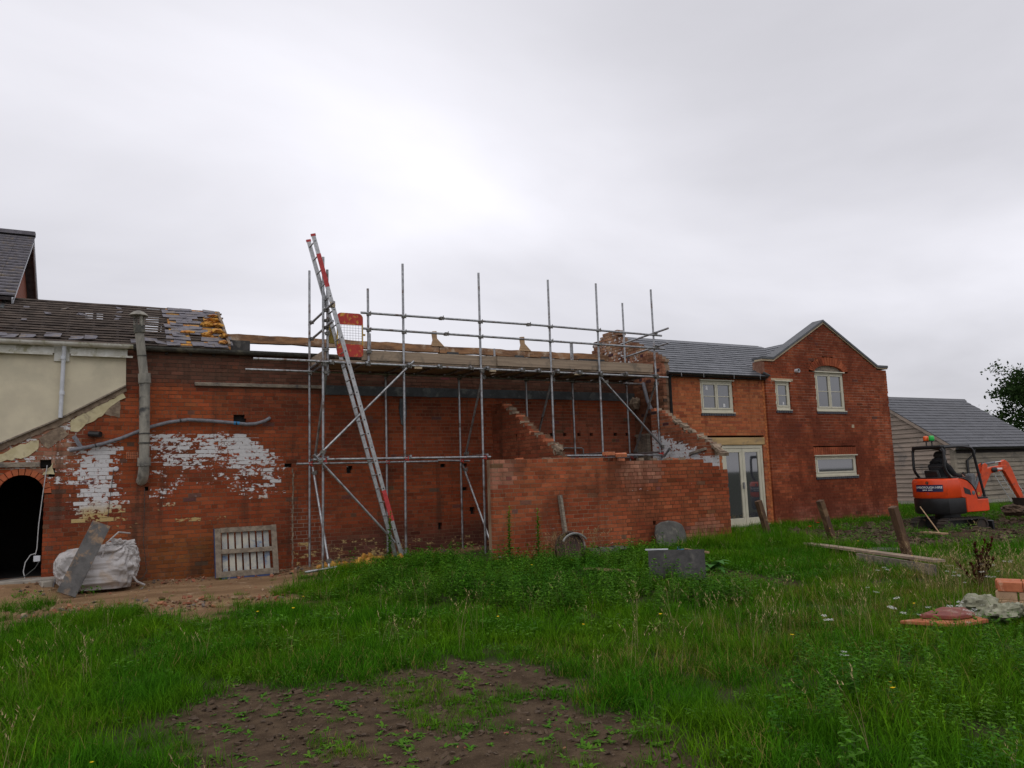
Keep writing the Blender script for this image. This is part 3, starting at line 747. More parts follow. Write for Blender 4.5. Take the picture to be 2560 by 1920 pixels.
def cross_top(y): # y from 0 (main wall) to -2.8
    P = [(0,3.38),(-.5,3.34),(-.95,3.1),(-1.29,2.91),(-1.68,2.64),(-2.11,2.49),(-2.7,2.27),(-2.85,2.02),(-2.86,-1)]
    for a_, b_ in zip(P, P[1:]):
        if y <= a_[0] and y >= b_[0]: return a_[1]+(b_[1]-a_[1])*(a_[0]-y)/(a_[0]-b_[0]+1e-6)
    return -1
brickwork('cross_wall', ruin, (7.8,0,0), (0,-1), -.1, 3.45, .0, 2.86, lambda u_, z: z < cross_top(-u_)+.03*fbm(u_*5, z*5), (M['brick'], M['brick']), lambda u_, z, r_: vary((.25,.075,.04), r_, .14, .02), lambda u_, z: (.17,.095,.06), None, [(1.1,1.2,2.42,2.55)], .225, 250, ragged=True, seed=8)
for k in range(12):     # lighter bricks showing along the break
    y = -.6-k*.19+random.uniform(-.06,.06); zt = cross_top(y)-.01; mb = MB(); mb.obox((7.9, y, zt-.01+random.uniform(-.02,.03)), .2, .105, .065, Matrix.Rotation(random.uniform(-.3,.3), 3, 'Z')); part('broken_brick', mb, M['mortar_band'] if k % 3 else M['loose_brick'], ruin)
mb = MB(); blob(mb, (7.88, -2.75, 2.18), .1, .12, .12, 2, 8, .8); part('torn_end', mb, M['mortar_band'], ruin)
RT = [(-15.84+(15.84+y)*.965, 1.65+(z-1.65)*.965) for y, z in [(-.2,3.55),(-.6,3.34),(-1.05,3.1),(-1.5,2.87),(-1.97,2.62),(-2.61,2.29),(-3.0,2.06),(-3.2,1.85),(-3.2,-.2),(-.1,-.2)]]
brickwork('side_wall', ruin, (11.44,0,0), (0,-1), -.1, 3.5, 1.18, 3.17, lambda u_, z: inpoly(-u_, z+.03*fbm(u_*5, z*5), [(y, z_) for y, z_ in RT]), (M['brick_low'], M['brick_low']), lambda u_, z, r_: vary((.32,.11,.06), r_, .2, .05), lambda u_, z: (.34,.26,.19), lambda u_, z: .66*sst(2.72, 2.5, z+(u_-1.4)*.36)-.02, [], .225, 300, ragged=True, seed=13)
mb = MB(); P = [(11.50, y, z+.03) for y, z in RT[3:7]]

for k in range(26):
    f_ = k/25*(len(P)-1.001); j_ = int(f_); p = Vector(P[j_]).lerp(Vector(P[j_+1]), f_-j_)
    mb.obox((p.x+.05+random.uniform(-.05,.05), p.y, p.z+random.uniform(-.06,.0)), random.uniform(.1,.2), random.uniform(.07,.13), random.uniform(.04,.08), Matrix.Rotation(random.uniform(-.5,.5),3,'Z') @ Matrix.Rotation(.5+random.uniform(-.3,.3),3,'X'))
part('mortar_crest', mb, M['mortar_band'], ruin)
mb = MB(); mb.bar((11.42,-2.5,2.06), (11.42,-3.05,2.15), .05, .06); part('broken_rafter', mb, M['oldwood'], ruin, bevel=.008)
mb = MB(); mb.path([(11.3,-1.75,2.03),(11.3,-2.0,2.22)], .028, 8); part('tube_stub', mb, M['steel'], ruin)
for k in range(14):
    x = random.uniform(6.3, 11.3); mb = MB(); mb.obox((x, -3.29+random.uniform(-.03,.05), 2.0-.02*(x-6)+random.uniform(.0,.02)), random.uniform(.1,.22), .1, .06, Matrix.Rotation(random.uniform(-.4,.4), 3, 'Z') @ Matrix.Rotation(random.uniform(-.1,.1), 3, 'X')); part('loose_brick', mb, M['mortar_band'] if k % 2 else M['loose_brick'], ruin)
# ================================================================== converted brick house
house = thing('brick_house', 'converted red brick house with slate roof, arched gable window and glazed doors', 'house', (16, -1.2, .25))
HY, GY = -1.15, -1.22
OPM = [(13.05,14.12,3.10,3.95),(13.62,15.03,.0,2.30),(13.05,15.09,2.30,2.50)]
def mid_col(x, z, rnd):
    c = (.40,.128,.055); t_ = rnd.random()
    if t_ < .2: c = (.31,.092,.046)
    elif t_ < .32: c = (.45,.155,.066)
    return vary(c, rnd, .08, .0)
hm = brickwork('front_wall', house, (0,HY,0), (1,0), .0, 4.08, 11.92, 15.22, lambda x, z: True, (M['brick_new'], M['brick_new']), mid_col, lambda x, z: (.34,.18,.10), lambda x, z: -.2, OPM, .3, 300, seed=21)
GK = [(15.22,-.2),(15.22,4.5),(15.54,4.50),(17.55,5.64),(19.66,4.45),(20.06,4.45),(20.06,-.2)]
OPG = [(15.56,16.08,3.19,3.98),(17.08,18.20,3.18,4.28),(16.83,18.46,1.41,2.0),(16.80,18.48,2.0,2.22)]
def arch_in(x, z, s=0): return z > 4.27 and ((x-17.64)/(.58+s))**2+((z-4.27)/(.20+s*1.15))**2 < 1
def gg_in(x, z): return inpoly(x, z, GK) and not arch_in(x, z, .20)
def gcol(x, z, rnd):
    c = (.285,.074,.034)
    c = lerp3(c, (.19,.050,.026), sst(-.1, .35, fbm(x*.6, z*.8, 71)))
    c = lerp3(c, (.38,.15,.11), sst(.9, .3, z)*.6)
    if x > 19.4 or x < 15.8: c = lerp3(c, (.40,.11,.05), .6)
    return vary(c, rnd, .17, .008, (.12,.05,.04))
hg = brickwork('gable_wall', house, (0,GY,0), (1,0), .0, 5.70, 15.22, 20.06, gg_in, (M['brick_gable'], M['brick_gable']), gcol, lambda x, z: lerp3((.46,.30,.22), (.19,.09,.058), sst(.35, -.15, (z-2.6)*.35+.35*sst(16.8,15.6,x)+.4*sst(19,20,x)+.3*fbm(x, z))), lambda x, z: .2*sst(.8,.2,z)-.05, OPG, .3, 300, seed=22)
parent_y = GY
q = []; n_ = 19
for k in range(n_):
    a0, a1 = math.pi*(.04+.92*(k+.07)/n_), math.pi*(.04+.92*(k+.93)/n_)
    g = lambda a, s: (17.64+math.cos(a)*(.58+s), 4.27+math.sin(a)*(.20+s*1.15))
    q.append([g(a1, .0), g(a0, .0), g(a0, .2), g(a1, .2)])
voussoirs(hg, q, M['brick_gable'], y0=-.012)
q = [[(16.80+k*.0765, 2.005), (16.80+k*.0765+.066, 2.005), (16.80+k*.0765+.066, 2.215), (16.80+k*.0765, 2.215)] for k in range(22)]
voussoirs(hg, q, M['brick_gable'], y0=-.006)
q = [[(13.06+k*.0765, 2.515), (13.06+k*.0765+.066, 2.515), (13.06+k*.0765+.066, 2.58), (13.06+k*.0765, 2.58)] for k in range(0)]
# arch tympanum, lintels, sills
mb = MB(); mb.prism([(17.07, GY+.06, 4.27)]+[(17.64-math.cos(a)*.575, GY+.06, 4.27+math.sin(a)*.195) for a in np.linspace(.05, math.pi-.05, 14)]+[(18.21, GY+.06, 4.27)], (0,.05,0)); part('arch_panel', mb, M['oldwood'], house)
mb = MB(); mb.box(13.0, 15.1, HY-.012, HY+.28, 2.305, 2.495); part('oak_lintel', mb, M['oak'], house, bevel=.012)
mb = MB(); mb.box(15.42, 16.22, GY-.008, GY+.2, 3.985, 4.05); part('stone_lintel', mb, M['stone_trim'], house, bevel=.006)
def window(x0, x1, z0, z1, y, lights=2, bars=1, sill=True, stick=None):
    mb = MB(); w_ = .055; yo = y+.02; d = .07
    mb.box(x0, x1, yo, yo+d, z1-w_, z1); mb.box(x0, x1, yo, yo+d, z0, z0+w_+.015); mb.box(x0, x0+w_, yo+.001, yo+d, z0+w_+.015, z1-w_); mb.box(x1-w_, x1, yo+.001, yo+d, z0+w_+.015, z1-w_)
    fr = part('window', mb, M['frame'], house, bevel=.006)
    xa = [x0+w_+(x1-x0-2*w_)*k/lights for k in range(lights+1)]
    for k in range(lights):
        a_, b_ = xa[k]+.004, xa[k+1]-.004; c_, e_ = z0+w_+.02, z1-w_-.004; s = .042
        mb = MB(); yy = yo-.008
        mb.box(a_, b_, yy, yy+.06, e_-s, e_); mb.box(a_, b_, yy, yy+.06, c_, c_+s); mb.box(a_, a_+s, yy+.001, yy+.06, c_+s, e_-s); mb.box(b_-s, b_, yy+.001, yy+.06, c_+s, e_-s)
        part('casement', mb, M['frame'], fr, bevel=.005)
        for j in range(bars+1):
            p0 = c_+s+(e_-c_-2*s)*j/(bars+1); p1 = c_+s+(e_-c_-2*s)*(j+1)/(bars+1)
            mb = MB(); mb.box(a_+s, b_-s, yy+.03, yy+.036, p0, p1); part('pane', mb, M['glass'], fr)
            if j: mb = MB(); mb.box(a_+s, b_-s, yy+.012, yy+.03, p0-.009, p0+.009); part('glazing_bar', mb, M['frame'], fr)
    for (sx, sz, ss) in stick or (): mb = MB(); mb.box(sx, sx+ss*.7, yo+.016, yo+.02, sz, sz+ss); part('sticker', mb, M['sticker'], fr)
    mb = MB(); mb.box(x0-.03, x1+.03, y-.045, y+.03, z1-.002, z1+.026); part('drip_bar', mb, M['frame'], fr) if sill else None
    mb = MB(); mb.box(x0-.02, x1+.02, y-.04, y+.02, z0-.028, z0-.002); part('sill', mb, M['frame'], fr, bevel=.005)
    for k in range(int((x1-x0+.04)/.075)):
        mb = MB(); xx = x0-.03+k*(x1-x0+.06)/int((x1-x0+.04)/.075); mb.box(xx+.003, xx+.070, y-.03, y+.08, z0-.085, z0-.030); obj('sill_brick', mb, M['bluebrick'], fr)
    return fr
window(13.05, 14.12, 3.13, 3.93, HY, 2, 1, True, [(13.25,3.70,.10),(13.80,3.27,.09)])
window(15.56, 16.08, 3.22, 3.97, GY, 1, 1, True, [(15.82,3.36,.07)])
window(17.08, 18.20, 3.21, 4.27, GY, 2, 1, True)
window(16.84, 18.45, 1.44, 1.98, GY, 1, 0, True, [(16.92,1.55,.10)])
# glazed doors
mb = MB(); mb.box(13.62, 15.02, HY+.02, HY+.10, 2.22, 2.30); mb.box(13.62, 13.69, HY+.021, HY+.10, .30, 2.22); mb.box(14.95, 15.02, HY+.021, HY+.10, .30, 2.22); mb.box(13.6, 15.05, HY-.05, HY+.12, .255, .30)
dr = part('glazed_doors', mb, M['frame'], house, bevel=.006)
for a_, b_ in ((13.695, 14.315), (14.325, 14.945)):
    mb = MB(); y = HY+.03; s = .085
    mb.box(a_, b_, y, y+.06, 2.12, 2.215); mb.box(a_, b_, y, y+.06, .305, .47); mb.box(a_, a_+s, y+.001, y+.06, .47, 2.12); mb.box(b_-s, b_, y+.001, y+.06, .47, 2.12)
    part('door_leaf', mb, M['frame'], dr, bevel=.006)
    mb = MB(); mb.box(a_+s, b_-s, y+.028, y+.034, .47, 2.12); part('pane', mb, M['glass'], dr)
mb = MB(); mb.box(14.27, 14.30, HY-.02, HY+.03, 1.2, 1.36); part('door_handle', mb, M['steel'], dr)
mb = MB(); mb.box(13.5, 15.2, HY-.09, HY+.05, .10, .25); part('plinth', mb, M['bluebrick'], house)
# interior behind the glass
mb = MB(); mb.box(12.3, 19.8, .6, .65, .0, 4.0); part('inner_wall', mb, M['lime'], house)
# body, roofs
mb = MB(); mb.box(12.1, 20.05, 3.2, 3.45, 0, 4.05); mb.box(19.80, 20.055, GY+.31, 3.19, 0, 3.98); mb.box(11.93, 12.10, HY+.31, 3.19, 0, 4.05)
part('rear_walls', mb, M['lime'], house)
def slated(parent, name, p0, ex, ey, cols, rows, mat, gauge_w, thick=.012, nind=300, skip=None):
    """slates on the plane p0 + ex*a + ey*b (b up the slope), each laid over the one below"""
    p0, ex, ey = Vector(p0), Vector(ex), Vector(ey); nn = ex.cross(ey).normalized()
    g = ey.length/rows; eu = ey.normalized(); wx = ex.length; eX = ex.normalized()
    body = MB(); body.prism([p0-nn*.03, p0+ex-nn*.03, p0+ex+ey-nn*.03, p0+ey-nn*.03], -nn*.06)
    ro = obj(name, body, M['felt'], parent)
    lst = []
    for i in range(rows):
        a = -(gauge_w/2 if i % 2 else 0)
        while a < wx:
            a0, a1 = max(a, 0)+.002, min(a+gauge_w, wx)-.002
            if a1-a0 > .04 and not (skip and skip(a0, a1, (i+.5)/rows)): lst.append((a0, a1, i))
            a += gauge_w
    def verts(a0, a1, i):
        b0 = i*g-.025; b1 = (i+1)*g+.02
        lo = p0+eu*b0+nn*(thick*1.15); hi = p0+eu*b1-nn*.004
        return [lo+eX*a0, lo+eX*a1, hi+eX*a1, hi+eX*a0, lo+eX*a0+nn*thick, lo+eX*a1+nn*thick, hi+eX*a1+nn*thick, hi+eX*a0+nn*thick]
    lst.sort(key=lambda q_: (p0+eX*q_[0]+eu*q_[2]*g-CAM).length)
    full = {}
    rest = MB()
    for k, (a0, a1, i) in enumerate(lst):
        V_ = verts(a0, a1, i)
        if k < nind:
            key = round(a1-a0, 3)
            c_ = V_[0]
            if key not in full: full[key] = MB().hexa([v-c_ for v in V_]).mesh('slate')
            o = obj('slate', full[key], mat, ro); o.location = c_+nn*random.uniform(-.001,.003)
        else: rest.hexa(V_)
    if rest.f: o = obj('slates', rest, mat, ro); o['kind'] = 'stuff'
    return ro
ROY, ROZ = -1.15+2.2, 5.34
slated(house, 'front_roof', (11.98, HY-.13, 4.07), (3.24,0,0), (0, 2.33, ROZ-4.05), 1, 15, M['slate'], .25)
slated(house, 'valley_roof', (15.225, -.86, 4.305), (2.3,0,0), (0, 1.91, 1.0575), 1, 12, M['slate'], .25, nind=0)
mb = MB(); mb.prism([(11.98, ROY+.13, ROZ), (20, ROY+.13, ROZ), (20, 3.5, 4.0), (11.98, 3.5, 4.0)], (0,0,-.08)); part('rear_roof', mb, M['slate'], house)
for k in range(13):
    mb = MB(); x = 11.98+k*.42; mb.prism([(x, ROY, ROZ-.02),(x, ROY+.02, ROZ+.045),(x, ROY+.06, ROZ+.065),(x, ROY+.10, ROZ+.045),(x, ROY+.12, ROZ-.02)], (.412,0,0)); part('ridge_tile', mb, M['coping'], house)
# gable roof: runs back in y from the gable wall
gl = 4.3
slated(house, 'gable_roof_left', (15.36, 2.9, 4.06), (0,-(2.9-GY-.32),0), (17.55-15.36,0,1.24), 1, 14, M['slate'], .25, nind=60)
slated(house, 'gable_roof_right', (19.85, GY+.32, 4.0), (0,2.9-GY-.32,0), (17.55-19.85,0,1.30), 1, 14, M['slate'], .25, nind=0)
# kneelers and copings
def cop(pts, w0, w1, mat, name, dz0, dz1):
    mb = MB(); P = [(x, GY+w0, z+dz0) for x, z in pts]+[(x, GY+w0, z+dz1) for x, z in pts[::-1]]
    mb.prism(P, (0, w1-w0, 0)); return part(name, mb, mat, house, bevel=.004)
PL = [(15.12,4.50),(15.53,4.50),(17.55,5.645)]; PR = [(17.55,5.645),(19.66,4.455),(20.10,4.455)]
cop(PL, -.03, .25, M['stone_trim'], 'verge_mortar', .0, .05); cop(PR, -.03, .25, M['stone_trim'], 'verge_mortar', .0, .03)
cop(PL, -.05, .34, M['coping'], 'coping', .052, .115); cop(PR, -.05, .34, M['coping'], 'coping', .032, .10)
mb = MB(); mb.box(15.13, 15.216, GY-.0, GY+.33, 4.16, 4.50); part('kneeler', mb, M['brick_gable'], house); 
bpy.data.objects[-1] if False else None
for o in house.children:
    if o.name.startswith('kneeler'): o.color = (.34,.21,.155,0)
# gutters, pipes, wall fittings
mb = MB(); mb.prism([(11.93, HY-.15+a, 4.08+b) for a, b in [(math.cos(math.pi+math.pi*k/7)*.06, math.sin(math.pi+math.pi*k/7)*.06) for k in range(8)]], (3.27,0,0)); part('gutter', mb, M['black'], house)
mb = MB(); mb.path([(12.05,HY-.14,4.05),(12.05,HY-.06,3.92),(12.05,HY-.06,.3)], .036, 8); part('downpipe', mb, M['black'], house, autosm=50)
for x in (12.3, 13.0, 14.0, 14.9): mb = MB(); mb.bar((x, HY-.21, 4.13), (x+.01, HY-.2, 3.98), .012, .02); part('gutter_clip', mb, M['steel'], house)
mb = MB(); mb.lathe((16.36, GY+.05, 4.27), [(.055,0),(.055,.16),(.048,.16),(.048,.02)], 14, M=Matrix.Rotation(R(90), 3, 'X')); part('flue_terminal', mb, M['pvc_white'], house, autosm=40)
mb = MB(); mb.box(18.38, 18.47, GY-.015, GY+.02, 2.74, 2.83); part('pattress_plate', mb, M['stone_trim'], house)
mb = MB(); mb.path([(15.25,-.95,4.35),(15.2,-1.0,4.2),(15.16,-1.25,4.17),(15.3,-1.3,4.1)], .03, 6); part('lead_soaker', mb, M['lead'], house)
for k in range(54):    # toothing of paler bricks at the junction
    z = .26+k*.075
    mb = MB(); mb.box(15.14+.03*(k % 2), 15.222, HY-.010, HY+.05, z, z+.065); o = obj('quoin_brick', mb, M['brick_new'], hm); o.color = (*vary((.52,.18,.07), random, .1), 0)

# ================================================================== weatherboarded barn
wb = thing('weatherboarded_barn', 'low slate roofed barn clad in horizontal weathered timber boards', 'barn', (28, 1, .1))
BX, BY = 26.2, .95; BS = .658
def boards(parent, face, u0, u1, z0, z1, zmax, mat):
    n = int((z1-z0)/.165)
    for k in range(n):
        z = z0+k*.165; a_, b_ = u0, u1
        if zmax:
            b_ = max(u0, min(u1, zmax(z+.165)))
            a_ = u0
        if face == 'end':
            # plane x = BX, spans y; the verge limits how near the eave a board reaches
            lo = max(u0, BY+(z+.08-2.22)/BS) if z+.08 > 2.22 else u0
            if u1-lo < .1: continue
            cuts = [lo]+[c for c in (2.4+(k*7 % 5)*.55,) if lo+.3 < c < u1-.3]+[u1]
            for s, e in zip(cuts, cuts[1:]):
                mb = MB(); mb.hexa([(BX-.034,s+.002,z),(BX-.034,e-.002,z),(BX+.03,e-.002,z),(BX+.03,s+.002,z),(BX+.008,s+.002,z+.18),(BX+.008,e-.002,z+.18),(BX+.03,e-.002,z+.18),(BX+.03,s+.002,z+.18)]); part('board', mb, mat, parent)
        else:
            cuts = [u0]+[c for c in (27.3+(k*5 % 7)*.5, 29.8+(k*3 % 5)*.4) if u0 < c < u1]+[u1]
            for s, e in zip(cuts, cuts[1:]):
                mb = MB(); mb.hexa([(s+.002,BY-.034,z),(e-.002,BY-.034,z),(e-.002,BY+.03,z),(s+.002,BY+.03,z),(s+.002,BY+.008,z+.18),(e-.002,BY+.008,z+.18),(e-.002,BY+.03,z+.18),(s+.002,BY+.03,z+.18)]); part('board', mb, mat, parent)
boards(wb, 'end', BY, 5.6, .35, 4.2, None, M['clad']); boards(wb, 'front', BX, 31.8, .35, 2.1, None, M['clad_front'])
mb = MB(); mb.prism([(BX+.06,BY+.06,.0),(BX+.06,7.0,.0),(BX+.06,7.0,2.1),(BX+.06,4.0,4.15),(BX+.06,BY+.06,2.15)], (5.5,0,0)); part('barn_body', mb, M['felt'], wb)
mb = MB(); mb.box(BX-.03, 31.8, BY-.03, BY+.05, -.1, .35); mb.box(BX-.03, BX+.05, BY+.05, 6, -.1, .35); part('plinth', mb, M['lime'], wb)
mb = MB(); mb.box(BX-.04, BX+.10, BY-.05, BY+.10, .35, 2.15); part('corner_post', mb, M['clad_front'], wb)
slated(wb, 'front_roof', (BX-.12, BY-.14, 2.22), (31.95-BX+.12,0,0), (0, 4.02-BY+.14, (4.02-BY+.14)*BS), 1, 18, M['slate_barn'], .30)
mb = MB(); mb.prism([(BX-.12,4.02,4.27),(31.95,4.02,4.27),(31.95,7.2,2.2),(BX-.12,7.2,2.2)], (0,0,-.08)); part('rear_roof', mb, M['slate_barn'], wb)
mb = MB(); mb.prism([(BX-.14,3.92,4.25),(BX-.14,4.02,4.36),(BX-.14,4.12,4.25)], (6.1,0,0)); part('ridge', mb, M['coping'], wb)
mb = MB(); mb.bar((BX-.10, BY-.16, 2.14), (BX-.10, 4.02, 2.14+(4.18-BY)*BS), .05, .10); part('bargeboard', mb, M['clad'], wb)
mb = MB(); mb.prism([(BX-.1, BY-.2+a, 2.2+b) for a, b in [(math.cos(math.pi+math.pi*k/7)*.065, math.sin(math.pi+math.pi*k/7)*.065) for k in range(8)]], (5.9,0,0)); part('gutter', mb, M['black'], wb)
mb = MB(); mb.path([(27.1,BY-.2,2.14),(27.1,BY-.2,1.98),(26.85,BY-.07,1.75),(26.85,BY-.07,.2)], .04, 8); part('downpipe', mb, M['black'], wb, autosm=50)
mb = MB(); mb.box(29.05, 29.3, 2.35, 2.4, 3.26, 3.29); part('roof_vent', mb, M['galv'], wb)
mb = MB(); mb.bar((28.6,BY-.5,.1),(28.2,BY-.1,1.35), .03, .02); mb.bar((29.0,BY-.5,.1),(28.6,BY-.1,1.35), .03, .02); 
for k in range(5): mb.tube((28.52-k*.07+.02,BY-.44+k*.07,.3+k*.22), (28.92-k*.07,BY-.44+k*.07,.3+k*.22), .01, 6)
lad = thing('short_ladder', 'short metal ladder leaning on the weatherboarded barn', 'ladder', (28.6, BY-.5, .1)); part('frame', mb, M['alu'], lad)

# ================================================================== tall house at the far left
th = thing('tall_gabled_house', 'tall brick house with ribbed tile roof and white bargeboards above the stripped roof', 'house', (-5, 5.4, 0))
mb = MB(); mb.prism([(-1.95,1.9,0),(-1.95,8.9,0),(-1.95,8.9,5.5),(-1.95,5.4,7.72),(-1.95,1.9,5.5)], (-7,0,0)); o = part('wall', mb, pbr('tall_house_brick', (.28,.085,.045), (.2,.06,.035), 9, .9, 0, .4, 40), th)
rows = 22
ro = part('roof', MB().prism([(-1.72,1.72,5.50),(-1.72,5.4,7.80),(-1.72,5.4,7.74),(-1.72,1.72,5.44)], (-7.3,0,0)), M['felt'], th)
for k in range(rows):
    y0 = 1.7+3.7*k/rows; y1 = 1.7+3.7*(k+1)/rows; z0 = 5.50+2.3*k/rows; z1 = 5.50+2.3*(k+1)/rows
    for j in range(3):
        mb = MB(); xa = -1.70-j*.36
        mb.hexa([(xa-.355,y0,z0+.03),(xa,y0,z0+.03),(xa,y1+.03,z1+.01),(xa-.355,y1+.03,z1+.01),(xa-.355,y0,z0+.065),(xa,y0,z0+.065),(xa,y1+.03,z1+.03),(xa-.355,y1+.03,z1+.03)]); obj('tile', mb, M['slate_old'], ro)
    mb = MB(); mb.hexa([(-9,y0,z0+.03),(-2.785,y0,z0+.03),(-2.785,y1+.03,z1+.01),(-9,y1+.03,z1+.01),(-9,y0,z0+.065),(-2.785,y0,z0+.065),(-2.785,y1+.03,z1+.03),(-9,y1+.03,z1+.03)]); obj('tile_course', mb, M['slate_old'], ro)
mb = MB(); mb.prism([(-1.72,5.4,7.82),(-1.72,9.05,5.5),(-1.72,9.05,5.42),(-1.72,5.4,7.74)], (-7.3,0,0)); obj('rear_roof', mb, M['slate_old'], ro)
for a_, b_ in (((-1.74,1.7,5.42),(-1.74,5.4,7.72)), ((-1.74,5.4,7.72),(-1.74,9.05,5.42))):
    mb = MB(); mb.bar(a_, b_, .03, .11); part('bargeboard', mb, M['pvc_white'], th)
mb = MB(); mb.box(-9, -1.7, 5.3, 5.5, 7.84, 7.93); part('ridge', mb, M['slate_old'], th)
mb = MB(); mb.path([(-1.93,2.5,5.75),(-1.90,2.2,5.52),(-1.9,1.5,5.2)], .05, 6); part('lead_apron', mb, M['lead'], th)
# ================================================================== scaffold
sca = thing('scaffold', 'galvanised tube scaffold with timber deck standing against the derelict brick range', 'scaffold', (7.4, -.9, .15))
TR = .0242
def tubep(name, p, q, mat='steel', r=TR, parent=None):
    mb = MB(); mb.tube(p, q, r, 10); mb.tube(p, Vector(p)+(Vector(p)-Vector(q)).normalized()*.0005, r*.8, 10) if 0 else None
    return part(name, mb, M[mat], parent or sca, autosm=50)
def coupler(c, parent, mat='coupler', s=1.):
    mb = MB(); c = Vector(c); mb.obox(c, .07*s, .085*s, .06*s, Matrix.Rotation(random.uniform(-.3,.3), 3, 'Z')); mb.tube(c+Vector((-.06*s,-.03,.0)), c+Vector((.06*s,-.03,.01)), .011, 6); mb.tube(c+Vector((.03,-.05,-.045*s)), c+Vector((.03,-.05,.05*s)), .009, 6)
    return part('coupler', mb, M[mat], parent)
XS = [3.55, 5.15, 6.84, 8.54, 9.81, 11.40]
FY, BKY = -1.5, -.3
std = []
for i, x in enumerate(XS):
    lean = random.uniform(-.02,.02)
    fb = gz(x, FY)-.02
    s = tubep('standard', (x+lean, FY, fb), (x-lean*.5, FY, 6.0+random.uniform(-.02,.03))); std.append(s)
    zt = {0: 6.03, 5: 5.96}.get(i, {2: 4.1, 3: 4.05, 4: 4.88}.get(i, 4.45))
    sb = tubep('standard', (x+.02, BKY, gz(x, BKY)-.02), (x+.02, BKY, zt))
    for z, mt in ((4.93, 'coupler'), (4.61, 'coupler'), (3.90, 'coupler'), (2.10, 'coupler_red')):
        if z > 4.2 and i == 0: continue
        coupler((x-lean*.2, FY-.025, z), s, mt)
    coupler((x+.02, BKY-.025, 2.075), sb, 'coupler_red'); coupler((x+.02, BKY-.02, 3.9), sb)
    mb = MB(); mb.box(x-.075, x+.075, FY-.075, FY+.075, fb-.01, fb+.008); part('base_plate', mb, M['coupler'], s)
s = tubep('standard', (4.43, FY-.005, 4.0), (4.43, FY-.005, 5.44)); coupler((4.43, FY-.03, 4.93), s); coupler((4.43, FY-.03, 4.61), s); coupler((4.43, FY-.03, 4.18), s)
s = tubep('standard', (3.64, FY+.02, 3.7), (3.64, FY+.02, 5.75)); coupler((3.63, FY, 4.75), s); coupler((3.63, FY, 4.5), s); coupler((3.6, FY, 3.75), s); coupler((3.6, FY, 4.18), s)
for x, z in ((4.85, 4.80), (7.79, 4.62), (9.9, 4.88)): tubep('standard', (x, BKY+.05, 3.95), (x, BKY+.05, z))
fo = FY-.05
tubep('guard_rail', (4.27, fo, 4.94), (8.1, fo, 4.945)); tubep('guard_rail', (7.2, fo+.004, 4.99-.0), (11.58, fo+.004, 4.905)) if 0 else tubep('guard_rail', (8.102, fo, 4.945), (11.60, fo, 4.905))
tubep('guard_rail', (4.31, fo, 4.63), (7.6, fo, 4.615)); tubep('guard_rail', (7.602, fo, 4.615), (11.66, fo, 4.59))
for x in (5.95, 5.98+2.0): coupler((x, fo, 4.94), sca); 
coupler((6.05, fo, 4.62), sca)
tubep('ledger', (3.4, fo, 3.945), (7.4, fo, 3.925)); tubep('ledger', (7.402, fo, 3.925), (11.72, fo, 3.905))
tubep('ledger', (2.29, FY+.04, 3.965), (3.95, FY+.04, 3.965)); tubep('ledger', (2.32, BKY-.05, 3.925), (7.0, BKY-.05, 3.925)); tubep('ledger', (7.002, BKY-.05, 3.925), (11.9, BKY-.05, 3.90))
tubep('ledger', (3.35, fo, 2.115), (6.98, fo, 2.105)); tubep('ledger', (3.3, BKY-.05, 2.075), (6.3, BKY-.05, 2.07)); tubep('ledger', (6.302, BKY-.045, 2.09), (7.05, BKY-.045, 2.065)); tubep('ledger', (8.7, fo, 2.10), (11.5, fo, 2.08)); tubep('ledger', (8.6, BKY-.05, 2.07), (11.6, BKY-.05, 2.07))
for i, x in enumerate([3.66, 4.36, 5.2, 5.85, 6.55, 6.92, 7.75, 8.15, 8.62, 9.2, 9.75, 10.45, 11.3]):
    t_ = tubep('transom', (x, FY-.13-(.02*(i%3)), 3.955), (x, BKY+.12, 3.955))
    mb = MB(); mb.tube((x, FY-.151-(.02*(i%3)), 3.955), (x, FY-.155-(.02*(i%3)), 3.955), TR*.78, 10); part('tube_bore', mb, M['dark'], t_) if 0 else None
    coupler((x+.03, FY-.07, 3.93), t_)
for x in (3.58, 5.2, 6.86, 9.83, 11.42): tubep('transom', (x+.03, FY-.1, 2.15), (x+.03, BKY+.1, 2.15))
# end rails at the left, tied to the ladder
for z, y1 in ((4.95, -2.08), (4.61, -2.0)):
    e = tubep('guard_rail', (3.61, -.1, z-.02), (3.61, y1, z+.03)); coupler((3.61, BKY, z), e); coupler((3.61, FY, z), e)
e = tubep('guard_rail', (3.60, .1, 4.0), (3.60, -1.2, 4.03))
mb = MB(); mb.box(3.62, 3.655, -1.48, -.1, 4.005, 4.22); part('toe_board', mb, M['board'], sca)
# right end rails
e = tubep('guard_rail', (11.44, -2.0, 4.99), (11.44, -.15, 4.93)); coupler((11.44, FY, 4.95), e); e = tubep('guard_rail', (11.47, -1.95, 4.66), (11.47, -.15, 4.58)); coupler((11.46, FY, 4.63), e)
# braces
by = FY-.06
def brace(p, q):
    b_ = tubep('brace', p, q)
    for k in (.06, .94): coupler(Vector(p).lerp(Vector(q), k)+Vector((0,-.02,0)), b_)
brace((5.34, by, 4.03), (3.40, by, 2.14)); brace((3.36, by-.01, 2.21), (5.24, by-.01, .13)); brace((9.80, by, 3.84), (11.53, by, 2.18))
for x in (3.62, 6.90, 8.60, 11.46):
    brace((x+.03, -1.42, 3.88), (x+.03, -.36, 2.12))
brace((3.62, -.36, 2.0), (3.62, -1.62, .16)); brace((6.88, -.36, 1.98), (6.88, -1.75, .26))
brace((11.42, -1.95, 2.2), (11.40, -1.4, 2.02)) if 0 else None
